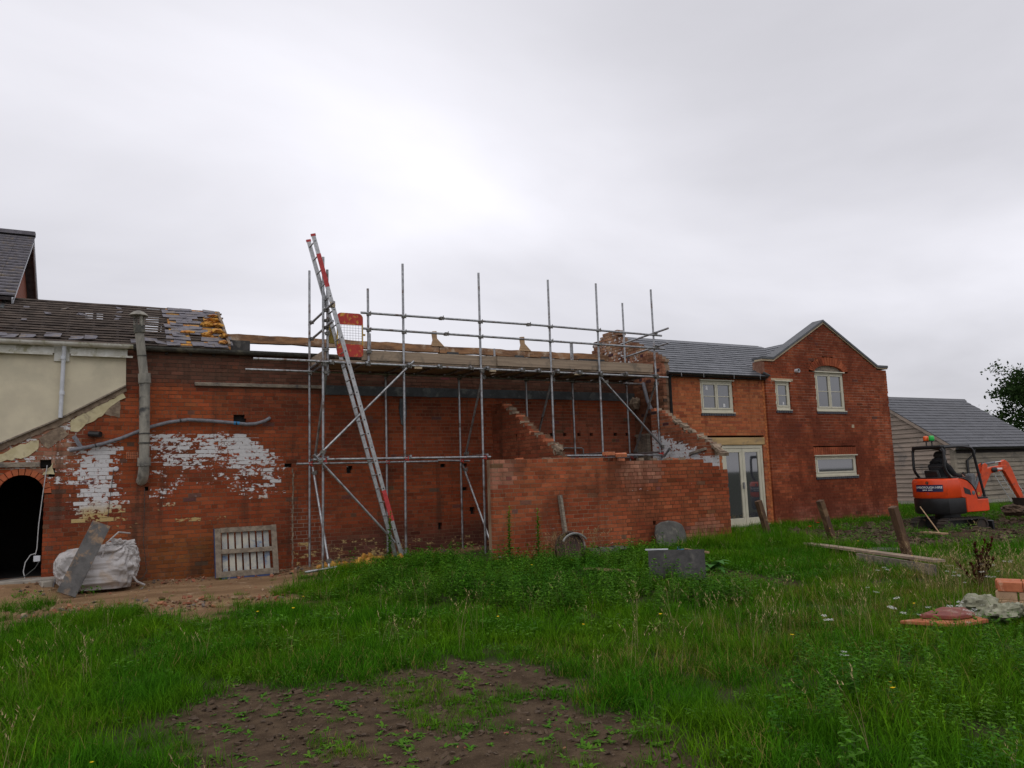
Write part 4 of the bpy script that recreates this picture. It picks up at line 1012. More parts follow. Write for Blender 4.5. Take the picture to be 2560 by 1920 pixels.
# deck and toe boards
for k in range(5):
    y0 = -1.44+k*.232
    for a_, b_ in ((3.68, 7.55), (7.56, 11.36)):
        a2, b2 = a_+random.uniform(-.03,.03), b_+random.uniform(-.03,.0)
        mb = MB(); mb.box(a2, b2, y0, y0+.222, 3.982, 4.018); part('deck_board', mb, M['board'], sca)
for a_, b_, dz in ((4.31, 7.24, 0), (7.23, 9.60, -.004), (9.60, 11.37, .002)):
    mb = MB(); mb.box(a_, b_, -1.463-(.0 if a_ != 7.23 else .04), -1.425-(.0 if a_ != 7.23 else .04), 4.022+dz, 4.225+dz); part('toe_board', mb, M['board'], sca, bevel=.004)
for x in (4.75, 5.6, 6.4, 8.0): mb = MB(); mb.box(x, x+.55, BKY-.42, BKY-.40, 3.87, 3.885); part('board_band', mb, M['galv'], sca) if 0 else None
for x in (5.35, 7.0, 9.1): mb = MB(); mb.box(x, x+.16, FY-.07, FY-.02, 3.88, 3.92); part('scaffold_tag', mb, M['stone_trim'], sca)
for x, y in ((3.62,-1.55),(3.62,-1.2)): pass

# ladder along the face of the scaffold
ld = thing('access_ladder', 'long aluminium ladder with red bands tied to the scaffold end', 'ladder', (4.98, -1.9, .1))
Lb, Lt = Vector((4.99, 0, .10)), Vector((3.30, 0, 6.29)); ns = 24
dL = (Lt-Lb); axL = dL.normalized()
for k, y in enumerate((-1.80, -1.42)):
    mb = MB(); mb.bar(Lb+Vector((0,y,0)), Lt+Vector((0,y,0)), .078, .028, (0,1,0)); st = part('stile', mb, M['alu'], ld, bevel=.006)
    mb = MB(); mb.bar(Lt+Vector((0,y,0))-axL*.01, Lt+Vector((0,y,0))+axL*.035, .088, .036, (0,1,0)); part('end_cap', mb, M['alu_red'], st)
    mb = MB(); mb.bar(Lb+Vector((0,y,0))-axL*.03, Lb+Vector((0,y,0))+axL*.05, .088, .038, (0,1,0)); part('rubber_foot', mb, M['rubber'], st)
    if k == 0:
        for a_, b_ in ((.135, .228), (.845, .945)):
            mb = MB(); mb.bar(Lb.lerp(Lt, a_)+Vector((0,y-.002,0)), Lb.lerp(Lt, b_)+Vector((0,y-.002,0)), .080, .030, (0,1,0)); part('red_label', mb, M['alu_red'], st)
        for j in range(ns):
            c_ = Lb.lerp(Lt, (j+.6)/ns)+Vector((0,y,0)); mb = MB(); mb.tube(c_+Vector((0,-.016,0)), c_+Vector((0,-.012,0)), .014, 8); part('rung_end', mb, M['black'], st)
for j in range(ns):
    c_ = Lb.lerp(Lt, (j+.6)/ns); mb = MB(); mb.tube(c_+Vector((0,-1.79,0)), c_+Vector((0,-1.43,0)), .014, 8); part('rung', mb, M['alu'], ld, autosm=50)
mb = MB(); c_ = Lb.lerp(Lt, .79); mb.lathe(c_+Vector((0,-1.80,0)), [(.05,-.05),(.055,0),(.05,.05)], 10); part('rope_lashing', mb, M['stone_trim'], ld)

# ladder gate in the guard rail
gt = thing('ladder_gate', 'red and yellow steel ladder gate with wire mesh middle on scaffold', 'gate', (4.08, -1.46, 4.05))
def rrect(x0, x1, z0, z1, r_, corners):
    P = []
    for (cx, cz, a0, key) in ((x1-r_, z1-r_, 0, 'tr'), (x0+r_, z1-r_, 90, 'tl'), (x0+r_, z0+r_, 180, 'bl'), (x1-r_, z0+r_, 270, 'br')):
        if key in corners: P += [(cx+r_*math.cos(R(a0+k*18)), cz+r_*math.sin(R(a0+k*18))) for k in range(6)]
        else: P.append({'tr': (x1,z1), 'tl': (x0,z1), 'bl': (x0,z0), 'br': (x1,z0)}[key])
    return P
g0, g1 = 3.82, 4.335
mb = MB(); mb.prism([(x, -1.48, z) for x, z in rrect(g0, g1, 4.70, 4.93, .09, ('tr','tl'))], (0,.012,0)); part('top_panel', mb, M['gate_red'], gt)
mb = MB(); mb.prism([(x, -1.48, z) for x, z in rrect(g0, g1, 4.075, 4.32, .07, ('bl','br'))], (0,.012,0)); part('kick_panel', mb, M['gate_red'], gt)
mb = MB(); mb.bar((g1-.01,-1.474,4.3), (g1-.01,-1.474,4.72), .02, .02); mb.bar((g0+.01,-1.474,4.3), (g0+.01,-1.474,4.72), .02, .02); mb.box(g1, g1+.045, -1.48, -1.46, 4.50, 4.535); part('gate_frame', mb, M['gate_yel'], gt)
mb = MB()
for k in range(9): x = g0+.03+k*(g1-g0-.06)/8; mb.tube((x,-1.474,4.31), (x,-1.474,4.71), .0025, 4)
for k in range(8): z = 4.34+k*.05; mb.tube((g0,-1.471,z), (g1,-1.471,z), .0025, 4)
part('mesh_infill', mb, M['wire'], gt)
st = thing('yellow_sling', 'frayed yellow webbing sling hanging beside the ladder gate', 'sling', (3.74, -1.3, 4.35))
mb = MB(); mb.prism([(3.70,-1.32,4.36),(3.84,-1.32,4.34),(3.82,-1.32,4.6),(3.77,-1.32,4.72),(3.71,-1.32,4.7)], (0,.05,0)); part('webbing', mb, M['tarp'], st, bevel=.01)

# ================================================================== things along the old wall
fl = thing('flue_pipe', 'leaning grey flue pipe with rain cowl on the old brick wall', 'flue', (.56, -.2, 1.9))
mb = MB(); mb.path([(.56,-.02,1.83),(.57,-.1,1.85),(.585,-.17,1.95),(.59,-.20,2.1)], [.09,.095,.095,.092], 14); part('elbow', mb, M['asb'], fl, autosm=60)
mb = MB(); mb.tube((.592,-.20,2.08), (.565,-.2,3.80), .088, 16, .092); part('pipe', mb, M['asb'], fl, autosm=50)
mb = MB(); mb.tube((.556,-.2,3.72), (.45,-.21,4.62), .078, 16); part('upper_pipe', mb, M['asb'], fl, autosm=50)
for p, q_, r_ in (((.592,-.2,2.10),(.588,-.2,2.25),.112), ((.568,-.2,3.62),(.555,-.2,3.80),.108), ((.462,-.21,4.56),(.445,-.21,4.70),.10), ((.583,-.2,2.50),(.583,-.2,2.53),.10), ((.585,-.2,2.68),(.584,-.2,2.70),.10), ((.51,-.205,4.12),(.509,-.205,4.14),.085)):
    mb = MB(); mb.tube(p, q_, r_, 16); part('collar', mb, M['asb'] if r_ > .1 else M['iron'], fl, autosm=50)
cw = Matrix.Rotation(R(-5), 3, 'Y')
mb = MB(); mb.lathe((.435,-.21,4.88), [(.17,0),(.165,.015),(.10,.07),(.03,.10)], 18); part('cowl_cap', mb, M['asb'], fl, autosm=50)
for k in range(4):
    a_ = k*math.pi/2+.4; mb = MB(); mb.bar((.445+.085*math.cos(a_),-.21+.085*math.sin(a_),4.68), (.437+.09*math.cos(a_),-.21+.09*math.sin(a_),4.89), .06 if k == 3 else .03, .02); part('cowl_strut', mb, M['asb'], fl)
hs = thing('waste_pipe', 'sagging grey lagged waste pipe clipped across the old brick wall', 'pipe', (1, -.08, 2.7))
P = [(-.61,2.40),(-.35,2.45),(-.07,2.52),(.2,2.61),(.47,2.73),(.71,2.83),(1.0,2.91),(1.33,2.96),(1.7,2.94),(2.11,2.905),(2.4,2.875),(2.58,2.89),(2.74,2.94),(2.83,3.0)]
mb = MB(); mb.path([(x,-.085,z) for x, z in P]+[(2.84,.02,3.01)], .034, 10); part('pipe', mb, M['hose'], hs, autosm=60)
for x, z in ((-.2,2.485),(.62,2.79),(1.2,2.945),(2.2,2.895)):
    mb = MB(); mb.tube((x-.012,-.085,z-.004),(x+.012,-.085,z+.004), .038, 10); part('clip', mb, M['black'], hs)
mb = MB(); mb.tube((2.15,-.085,2.9),(2.26,-.085,2.893), .036, 10); part('blue_joint', mb, M['bluerope'], hs)
mb = MB(); mb.bar((-.55,-.06,2.66),(-.42,-.06,2.44), .03, .07); part('branch_stub', mb, M['hose'], hs)
vp = thing('vent_outlet', 'black plastic vent outlet stub in the wall above the grey pipe', 'vent', (-.2,-.1,2.69)); mb = MB(); mb.tube((-.30,-.03,2.70),(-.13,-.16,2.68), .055, 12); part('outlet', mb, M['black'], vp, autosm=40)
# air brick, bell box
ab = thing('air_brick', 'terracotta air brick grille in the old wall beside the flue', 'vent', (.4,0,2.3)); mb = MB(); mb.box(.30,.49,-.012,.01,2.235,2.365); part('plate', mb, M['loose_brick'], ab)
for i in range(6):
    for j in range(4): mb = MB(); mb.box(.312+i*.03,.330+i*.03,-.0135,-.011,2.247+j*.03,2.264+j*.03); part('slot', mb, M['dark'], ab)
bb = thing('round_bell', 'small round white bell box on the old wall', 'bell', (.14,-.03,2.1)); mb = MB(); mb.lathe((.14,0,2.06), [(.045,0),(.045,.03),(.03,.045)], 16, M=Matrix.Rotation(R(90),3,'X')); part('cover', mb, M['pvc_white'], bb, autosm=40)
mb = MB(); mb.path([(.1,-.02,2.05),(.08,-.02,1.8),(.06,-.02,1.6),(.03,-.02,1.2)], .005, 5); part('bell_wire', mb, M['cable_dk'], bb)
cb = thing('socket_lead', 'grey cable with white socket box hanging in the arched doorway', 'cable', (-1.02,-.05,.5))
mb = MB(); mb.path([(-.94,-.03,2.15),(-.965,-.035,1.9),(-1.0,-.05,1.5),(-1.03,-.06,1.1),(-1.04,-.06,.72),(-1.06,-.06,.62)], .0075, 6); part('cable', mb, M['cable'], cb)
mb = MB(); mb.path([(-1.06,-.07,.64),(-1.13,-.08,.62),(-1.2,-.1,.5),(-1.22,-.12,.35),(-1.19,-.15,.24)], .0075, 6); part('loop', mb, M['cable'], cb)
mb = MB(); mb.box(-1.085,-.985,-.075,-.04,.50,.60); part('socket_box', mb, M['pvc_white'], cb, bevel=.006)
mb = MB(); mb.path([(-1.0,-.07,.5),(-1.05,-.12,.4),(-1.2,-.2,.27),(-1.6,-.3,.245),(-2.0,-.3,.24)], .008, 6); part('green_flex', mb, M['cable_dk'], cb)
wl = thing('loose_wire', 'thin dark wire trailing down the old wall to the ground', 'wire', (.6,-.1,.1)); mb = MB(); mb.path([(.62,-.03,1.7),(.62,-.03,1.2),(.62,-.04,.7),(.66,-.05,.4),(.68,-.1,.2),(.6,-.2,.08),(.42,-.3,.05)], .005, 5); part('strand', mb, M['cable_dk'], wl)
# pallet leaning on the wall
pl = thing('pallet', 'small timber pallet with pale vertical slats leaning on the old wall', 'pallet', (2.35, -.5, .02))
def PT(x, z, d): # lean: base at y=-.55, top at -.2
    k = z/.9; return (x, -.56+.33*k-d, .03+z+.02*(x-2.35)*0)
def slat(name, x0, x1, z0, z1, d0, d1, mat, bev=.004):
    mb = MB(); mb.hexa([PT(x0,z0,d1),PT(x1,z0,d1),PT(x1,z0,d0),PT(x0,z0,d0),PT(x0,z1,d1),PT(x1,z1,d1),PT(x1,z1,d0),PT(x0,z1,d0)]); return part(name, mb, M[mat], pl, bevel=bev)
slat('stile', 1.80, 1.905, 0, .87, .06, .10, 'pallet'); slat('stile', 2.82, 2.92, 0, .89, .06, .10, 'pallet')
for z0, z1 in ((0,.10),(.41,.49),(.79,.88)): slat('rail', 1.906, 2.819, z0, z1, .06, .098, 'pallet')
for k in range(7): x = 1.93+k*.126; slat('slat', x, x+.095, .02, .86, .0, .022, 'pallet_slat')
slat('bearer', 1.79, 1.80, .0, .87, .0, .10, 'blue', 0); slat('bearer', 1.9, 2.82, -.03, -.002, .0, .10, 'blue', 0)
# bulk bag
bg = thing('bulk_bag', 'slumped white woven builders bulk bag against the old wall', 'bag', (-.1, -.65, .03))
def crease(a_, v_):
    ds = ((a_+1.05+math.pi) % (2*math.pi)-math.pi)*.55; dt = v_-.86; rr_ = math.hypot(ds, dt); an = math.atan2(dt, ds)
    c1 = .055*(abs(math.sin(an*6+3.2*fbm(ds*2.2, dt*2.2, 4)))-.55)*math.exp(-rr_*.9)
    c2 = .03*(.5-abs(math.sin(v_*15+2.6*fbm(a_*.9, v_*2, 9, 3)+a_)))*sst(.5, .1, v_)
    return c1+c2
def sackpt(u_, v_):
    a_ = 2*math.pi*u_; ca, sa = math.cos(a_), math.sin(a_)
    e = .42; cx = math.copysign(abs(ca)**e, ca); sy = math.copysign(abs(sa)**e, sa)
    w_ = .50*(1+.12*math.sin(math.pi*min(1, v_*1.4))); d_ = .36*(1+.15*math.sin(math.pi*min(1, v_*1.4)))
    if v_ > .72: k = (v_-.72)/.28; w_ *= 1-.75*k**1.7; d_ *= 1-.8*k**1.7
    h = .79*v_ if v_ < .85 else .79*(.85+(v_-.85)*.25)
    h += .14*cx*.35*v_
    x = -.10+cx*w_+.10*v_*(cx-.0); y = -.66+sy*d_
    fold = .07*fbm(ca*1.3+v_*1.0, sa*1.3, v_*1.2+3, 3)+.07*(.6-2*abs(fbm(ca*3.2+v_*2.6, sa*3.0-v_*1.5, v_*2.2+8, 4)))*sst(.0,.2,v_)+crease(a_, v_)+.05*fbm(ca*5, sa*5, v_*9+12)*sst(.6,.9,v_)
    return (x+cx*fold, y+sy*fold, .04+h+.05*fbm(a_*2, v_*6, 5)*sst(.4,.9,v_))
nu, nv = 170, 80
mb = MB(); V = [sackpt(i/nu, j/nv) for j in range(nv+1) for i in range(nu)]; F = [(j*nu+i, j*nu+(i+1)%nu, (j+1)*nu+(i+1)%nu, (j+1)*nu+i) for j in range(nv) for i in range(nu)]; F.append(tuple(nv*nu+i for i in range(nu))); F.append(tuple(range(nu-1,-1,-1)))
mb.add(V, F); part('bag_body', mb, M['sack'], bg, smooth=True)
mb = MB()
blob(mb, (.22,-.86,.72), .20,.12,.11, 7, 26, 1.3); part('gathered_neck', mb, M['sack'], bg)
mb = MB(); mb.path([(-.05,-1.02,.55),(.02,-.98,.8),(.2,-.8,.96),(.38,-.6,.92)], [.014]*4, 6); mb.path([(.38,-1.0,.30),(.5,-1.0,.12),(.62,-.95,.05)], .018, 6); part('strap', mb, M['sack'], bg)
mb = MB(); mb.path([(-.45+.18*math.cos(a_)-.12, -.55, .05+.36*math.sin(a_)) for a_ in np.linspace(0, math.pi, 12)], .008, 6); hp = thing('wire_hoop', 'thin grey hoop of conduit standing behind the bulk bag', 'hoop', (-.57,-.55,.05)); part('hoop', mb, M['hose'], hp)
# plank leaning across the bag
pk = thing('painted_plank', 'flaking dark painted plank leaning across the bulk bag', 'plank', (-.5,-1.35,.08))
mb = MB(); mb.bar((-.53,-1.42,.05), (-.06,-1.10,1.13), .035, .29, (.905,0,-.42)) ; part('plank', mb, M['plank_paint'], pk, bevel=.006)
mb = MB(); 
cbk = thing('concrete_block', 'small broken concrete block beside the doorway step', 'block', (-.85,-.5,.1)); mb.obox((-.86,-.48,.11), .17,.2,.19, Matrix.Rotation(.3,3,'Z')); part('block', mb, M['lime'], cbk, bevel=.02)

# ================================================================== things by the low wall and in the grass
tp = thing('timber_stake', 'grey weathered timber stake standing against the low brick wall', 'stake', (7.5,-3.5,.1)); mb = MB(); mb.bar((7.52,-3.60,.05),(7.46,-3.45,1.31), .10, .05, (1,0,0)); part('stake', mb, M['oldwood'], tp, bevel=.006)
dm = thing('rusty_drum', 'rusty broken drum lying in dry grass at the low wall', 'drum', (7.5,-3.85,.3))
Md = Matrix.Rotation(R(70),3,'X') @ Matrix.Rotation(R(-20),3,'Y')
mb = MB(); mb.lathe((7.42,-3.80,.36), [(.26,-.18),(.275,-.17),(.275,.0),(.28,.01),(.275,.02),(.275,.17),(.265,.18),(.245,.175),(.24,.1)], 22, M=Matrix.Rotation(R(66),3,'X') @ Matrix.Rotation(R(-28),3,'Y')); part('shell', mb, M['rust'], dm, autosm=40)
mb = MB(); mb.path([(7.42+.27*math.cos(a_), -3.98+.02*math.sin(a_), .42+.22*math.sin(a_)) for a_ in np.linspace(.5, 2.7, 12)], .02, 6); part('torn_rim', mb, M['galv'], dm, autosm=50)
for k, (x, y, rz_, ry) in enumerate(((8.02,-3.62,.3,.35),(8.32,-3.66,-.2,.2),(8.62,-3.60,.15,-.25))):
    rt = thing('ridge_tile', ('dark curved ridge tile lying beside the rusty drum', 'dark curved ridge tile between two others at the low wall', 'dark curved ridge tile nearest the rounded slab')[k], 'tile', (x,y,.2), 0, 'ridge tiles at the low wall foot')
    n_ = 8; Po = [(math.cos(math.pi*(.15+.7*i/n_))*.17, math.sin(math.pi*(.15+.7*i/n_))*.17-.05) for i in range(n_+1)]; Pi = [(a_*.88, (b_+.05)*.88-.05) for a_, b_ in Po[::-1]]
    mb = MB(); mb.prism([(-.18, a_, b_) for a_, b_ in Po+Pi], (.36,0,0)); o = part('tile', mb, M['slab'], rt, local=True); rt.rotation_euler = (ry, .1, rz_)
sb = thing('rounded_slab', 'grey rounded stone slab leaning against the low brick wall', 'slab', (9.88,-3.6,.1))
P = [(9.53,.02),(9.50,.40),(9.56,.56),(9.70,.62),(9.9,.64),(10.08,.61),(10.2,.55),(10.25,.40),(10.22,.02)]
mb = MB(); mb.prism([(x,-3.56-.16*(1-z/.64),z+.08) for x, z in P], (0,.06,0)); part('slab', mb, M['slab'], sb, bevel=.02)
gs = thing('grey_sheet', 'dark grey sheet board standing on edge in the weeds', 'board', (7.37,-6.8,.1))
A_, B_ = Vector((7.12,-6.48,.1)), Vector((7.64,-7.12,.12)); up_ = Vector((.06,.08,.42))
mb = MB(); nrm = (B_-A_).cross(up_).normalized()*.018; mb.hexa([A_,B_,B_+nrm,A_+nrm,A_+up_,B_+up_,B_+up_+nrm,A_+up_+nrm]); part('sheet', mb, M['sheet'], gs)
mb = MB(); mb.bar(A_+up_+Vector((-.03,.03,.01)), A_.lerp(B_,.36)+up_+Vector((0,0,.01)), .03, .02); part('white_edge', mb, M['pvc_white'], gs)
wd = thing('wooden_slat', 'thin pale wooden slat lying by the dock leaves', 'slat', (9.1,-5.2,.3)); mb = MB(); mb.bar((9.15,-4.87,.30),(9.05,-5.6,.30), .035, .03); part('slat', mb, M['fresh'], wd)
bh = thing('blue_hook', 'small blue plastic hook in the grass near the slab', 'hook', (9.2,-4.7,.3)); mb = MB(); mb.path([(9.28,-4.75,.28),(9.2,-4.66,.27),(9.12,-4.68,.30),(9.12,-4.76,.34)], .016, 6); part('hook', mb, M['bluerope'], bh)
bd = thing('buried_board', 'short brown board half buried in the weeds', 'board', (6.9,-5.6,.2)); mb = MB(); mb.bar((6.75,-5.3,.20),(7.05,-5.9,.19), .12, .03); part('board', mb, M['fresh'], bd)
for (bx, by_, tx, lab) in ((12.64,-3.47,12.40,'leaning brown timber post in front of the glazed doors'),(13.12,-4.72,12.84,'leaning brown timber post in front of the low gable window'),(11.44,-7.61,11.15,'leaning brown timber post nearest the long plank and excavator')):
    lp = thing('fence_post', lab, 'post', (bx,by_,gz(bx,by_)), 0, 'leaning timber posts')
    z0 = gz(bx, by_)-.25; dx = tx-bx
    mb = MB(); mb.bar((bx-dx*.3,by_,z0),(tx,by_,1.0), .115, .115, (0,1,0)); part('post', mb, M['post'], lp, bevel=.006)
lp = thing('long_plank', 'long pale plank lying in the rough grass near the posts', 'plank', (11,-7,.2)); mb = MB(); mb.bar((11.75,-5.30,.25),(10.80,-8.55,.25), .20, .035); part('plank', mb, M['board'], lp)
lp = thing('edging_plank', 'second plank set on edge below the long pale plank', 'plank', (11,-7.4,.1)); mb = MB(); mb.bar((11.1,-6.9,.15),(10.62,-8.6,.13), .03, .16); part('plank', mb, M['oldwood'], lp)
mh = thing('manhole_cover', 'flat dark manhole cover in the disturbed earth', 'cover', (12.55,-6.35,.2)); mb = MB(); mb.lathe((12.55,-6.35,gz(12.55,-6.35)+.03), [(.30,-.05),(.31,0),(.29,.02),(.1,.025)], 18); part('cover', mb, M['slab'], mh, autosm=40)
so_ = thing('offcut_board', 'small pale offcut board lying behind the excavator', 'board', (15.3,-5.4,.2)); mb = MB(); mb.bar((15.42,-5.12,.23),(15.2,-5.75,.24), .16, .03); part('board', mb, M['fresh'], so_)
sk = thing('bamboo_stick', 'thin pale stick leaning towards the excavator', 'stick', (15.4,-5.3,.2)); mb = MB(); mb.tube((15.5,-5.45,.2),(15.65,-4.95,.75), .012, 6); part('stick', mb, M['fresh'], sk)
# masonry heap at the right edge
bx, by_ = 8.78, -10.45; g0_ = gz(9,-10.6)
def loosebrick(name, x, y, z, rz_, mat, label, sz=(.225,.11,.075), rx=0, group=None):
    t_ = thing(name, label, 'brick', (x,y,z), rz_, group); t_.rotation_euler = (rx, 0, rz_); mb = MB(); mb.obox((0,0,sz[2]/2), *sz); return part('body', mb, M[mat], t_, local=True, bevel=.006)
ang = R(-62)
ex_ = Vector((math.cos(ang), math.sin(ang), 0)); ey_ = Vector((-ex_.y, ex_.x, 0)); o_ = Vector((8.80,-10.55,0))
for k in range(2):
    p = o_+ex_*(.12+k*.24); loosebrick('brick_block', p.x, p.y, .24, ang+random.uniform(-.04,.04), 'loose_brick', ('large orange brick at the free end of the heap, top course front', 'large orange brick next to the end brick, top course front')[k], (.235,.16,.10), 0, 'top bricks of the masonry heap')
    p = o_+ex_*(.10+k*.25)+ey_*.17; loosebrick('brick_block', p.x, p.y, .242, ang+random.uniform(-.06,.06), 'loose_brick', ('orange brick lying behind the free end brick of the heap', 'orange brick second in the back row of the heap')[k], (.24,.16,.10), 0, 'top bricks of the masonry heap')
for k in range(2):
    p = o_+ex_*(.08+k*.22); loosebrick('brick_block', p.x, p.y, .15, ang, 'loose_brick_pale', ('pale buff brick directly under the orange end brick', 'pale buff brick beside the white stone under the orange bricks')[k], (.20,.14,.088), 0, 'lower bricks of the masonry heap')
    p = o_+ex_*(.08+k*.22); loosebrick('brick_block', p.x, p.y, .045, ang, 'loose_brick_pale', ('buff brick on the ground at the bottom end of the heap', 'buff brick on the ground second from the heap end')[k], (.21,.16,.103), 0, 'lower bricks of the masonry heap')
for k, (x, y, z, sx, sy, sz_, lab) in enumerate(((8.32,-10.62,.17,.22,.15,.10,'lichened rough stone on top beside the red tiles'),(8.20,-10.98,.15,.22,.13,.085,'long lichened stone in front of the orange bricks'),(8.45,-11.15,.17,.2,.16,.09,'pale lichened stone next to the long stone'),(8.25,-10.80,.04,.3,.18,.10,'grey block under the lichened stones'))):
    t_ = thing('rough_stone', lab, 'stone', (x,y,z-sz_)); mb = MB(); blob(mb, (x,y,z-.02), sx, sy, sz_, k*5.1+2, 16, .8); part('stone', mb, M['stone'], t_, autosm=40)
tl = thing('red_tile', 'thick red floor tile lying on the left of the masonry heap', 'tile', (7.62,-10.7,.1)); mb = MB(); mb.prism([(7.38,-10.58,.10),(7.55,-10.86,.10),(7.80,-10.90,.11),(7.98,-10.68,.12),(7.84,-10.52,.12)], (0,0,.04)); part('tile', mb, M['red_tile'], tl, bevel=.008)
tl = thing('red_tile', 'orange red tile half hidden under the thick red tile', 'tile', (7.6,-10.75,.05)); mb = MB(); mb.prism([(7.18,-10.50,.05),(7.45,-10.95,.05),(7.85,-11.0,.06),(7.95,-10.7,.06)], (0,0,.04)); part('tile', mb, M['loose_brick'], tl, bevel=.008)
# two loose bricks on the low wall
loosebrick('loose_brick', 8.62, -3.42, 2.03, .12, 'loose_brick', 'orange loose brick lying flat on the low wall', (.24,.11,.07))
loosebrick('loose_brick', 8.88, -3.46, 2.00, -.5, 'loose_brick', 'orange loose brick tilted over the edge of the low wall', (.22,.11,.07), .25)
# fallen scaffold tube on the ground
ft = thing('fallen_tube', 'short scaffold tube lying on the ground under the scaffold', 'tube', (3.6,-1.9,.1)); mb = MB(); mb.tube((3.15,-1.75,.12),(3.72,-1.80,.17), .024, 8); part('tube', mb, M['steel'], ft, autosm=50)
# ================================================================== mini excavator
HD = R(-7)
dg = thing('mini_excavator', 'orange and black mini excavator with open canopy and raised boom', 'excavator', (18.25, -3.85, -.01), HD)
def dp_(name, mb, mat, parent=None, **k): return part(name, mb, M[mat], parent or dg, local=True, **k)
def stadium(l, h, n=8):
    r_ = h/2; P = []
    for k in range(n+1): a_ = -math.pi/2+math.pi*k/n; P.append((l/2-r_+r_*math.cos(a_), r_+r_*math.sin(a_)))
    for k in range(n+1): a_ = math.pi/2+math.pi*k/n; P.append((-l/2+r_+r_*math.cos(a_), r_+r_*math.sin(a_)))
    return P
for s in (-1, 1):
    yc = s*.385; mb = MB(); P = stadium(1.42, .36); Q = [(x*.95, .18+(z-.18)*.83) for x, z in P]
    nP = len(P); V = [(x, yc-.115, z) for x, z in P]+[(x, yc+.115, z) for x, z in P]+[(x, yc-.115, z) for x, z in Q]+[(x, yc+.115, z) for x, z in Q]
    F = []
    for i in range(nP):
        j = (i+1) % nP; F += [(i, j, nP+j, nP+i), (2*nP+i, 3*nP+i, 3*nP+j, 2*nP+j), (i, 2*nP+i, 2*nP+j, j), (nP+i, nP+j, 3*nP+j, 3*nP+i)]
    mb.add(V, F)
    for k in range(36):      # grouser bars round the belt
        t_ = k/36*2*(1.06+math.pi*.18); st_ = 1.06
        if t_ < st_: c_, n_ = (-.53+t_, 0), (0,-1)
        elif t_ < st_+math.pi*.18: a_ = -math.pi/2+(t_-st_)/.18; c_, n_ = (.53+.18*math.cos(a_), .18+.18*math.sin(a_)), (math.cos(a_), math.sin(a_))
        elif t_ < 2*st_+math.pi*.18: c_, n_ = (.53-(t_-st_-math.pi*.18), .36), (0,1)
        else: a_ = math.pi/2+(t_-2*st_-math.pi*.18)/.18; c_, n_ = (-.53+.18*math.cos(a_), .18+.18*math.sin(a_)), (math.cos(a_), math.sin(a_))
        tx, tz = -n_[1], n_[0]; p = Vector((c_[0]+n_[0]*.008, yc, c_[1]+n_[1]*.008)); mb.bar(p-Vector((0,.112,0)), p+Vector((0,.112,0)), .035, .022, (tx*0+n_[0],0,n_[1]))
    tk = dp_('track', mb, 'rubber')
    for x, r_ in ((-.52,.14),(.52,.14)): mb = MB(); mb.lathe((x, yc, .18), [(r_,-.09),(r_,.09)], 16, M=Matrix.Rotation(R(90),3,'X')); dp_('idler' if x > 0 else 'sprocket', mb, 'rubber', tk, autosm=40)
    for x in (-.2,.05,.3): mb = MB(); mb.lathe((x, yc, .10), [(.06,-.1),(.06,.1)], 12, M=Matrix.Rotation(R(90),3,'X')); dp_('roller', mb, 'rubber', tk, autosm=40)
mb = MB(); mb.box(-.45,.45,-.27,.27,.13,.36); mb.lathe((0,0,.36), [(.28,0),(.28,.14)], 20); dp_('undercarriage', mb, 'black', bevel=.01)
mb = MB(); mb.prism([(.86,-.5,.05),(.93,-.5,.03),(.90,-.5,.28),(.85,-.5,.26)], (0,1.0,0)); mb.bar((.4,-.2,.22),(.88,-.3,.16),.06,.06); mb.bar((.4,.2,.22),(.88,.3,.16),.06,.06); dp_('dozer_blade', mb, 'black', bevel=.008)
def arcplan(r_, ymax, xf, n=18):
    a0 = math.pi-math.asin(min(1, ymax/r_)); P = [(r_*math.cos(a0+(2*math.asin(min(1, ymax/r_)))*k/n), r_*math.sin(a0+(2*math.asin(min(1, ymax/r_)))*k/n)) for k in range(n+1)]
    return [(xf, ymax)]+P+[(xf, -ymax)]
def loft(levels):
    """levels: list of (plan, z) with equal point counts"""
    mb = MB(); n = len(levels[0][0]); V = []; F = []
    for P, z in levels: V += [(x, y, z) for x, y in P]
    for i in range(len(levels)-1):
        for k in range(n): F.append((i*n+k, i*n+(k+1)%n, (i+1)*n+(k+1)%n, (i+1)*n+k))
    F.append(tuple(range(n-1,-1,-1))); F.append(tuple((len(levels)-1)*n+k for k in range(n)))
    return mb.add(V, F)
cwl = loft([(arcplan(.66,.47,.05),.47), (arcplan(.70,.495,.05),.52), (arcplan(.705,.495,.05),.80), (arcplan(.70,.49,.05),.845)]); dp_('counterweight', cwl, 'black', autosm=40)
cow = loft([(arcplan(.69,.475,-.10),.85), (arcplan(.715,.50,-.10),.89), (arcplan(.715,.50,-.10),1.22), (arcplan(.70,.49,-.10),1.285), (arcplan(.66,.46,-.10),1.315)]); cw_ = dp_('rear_cowl', cow, 'orange', autosm=35)
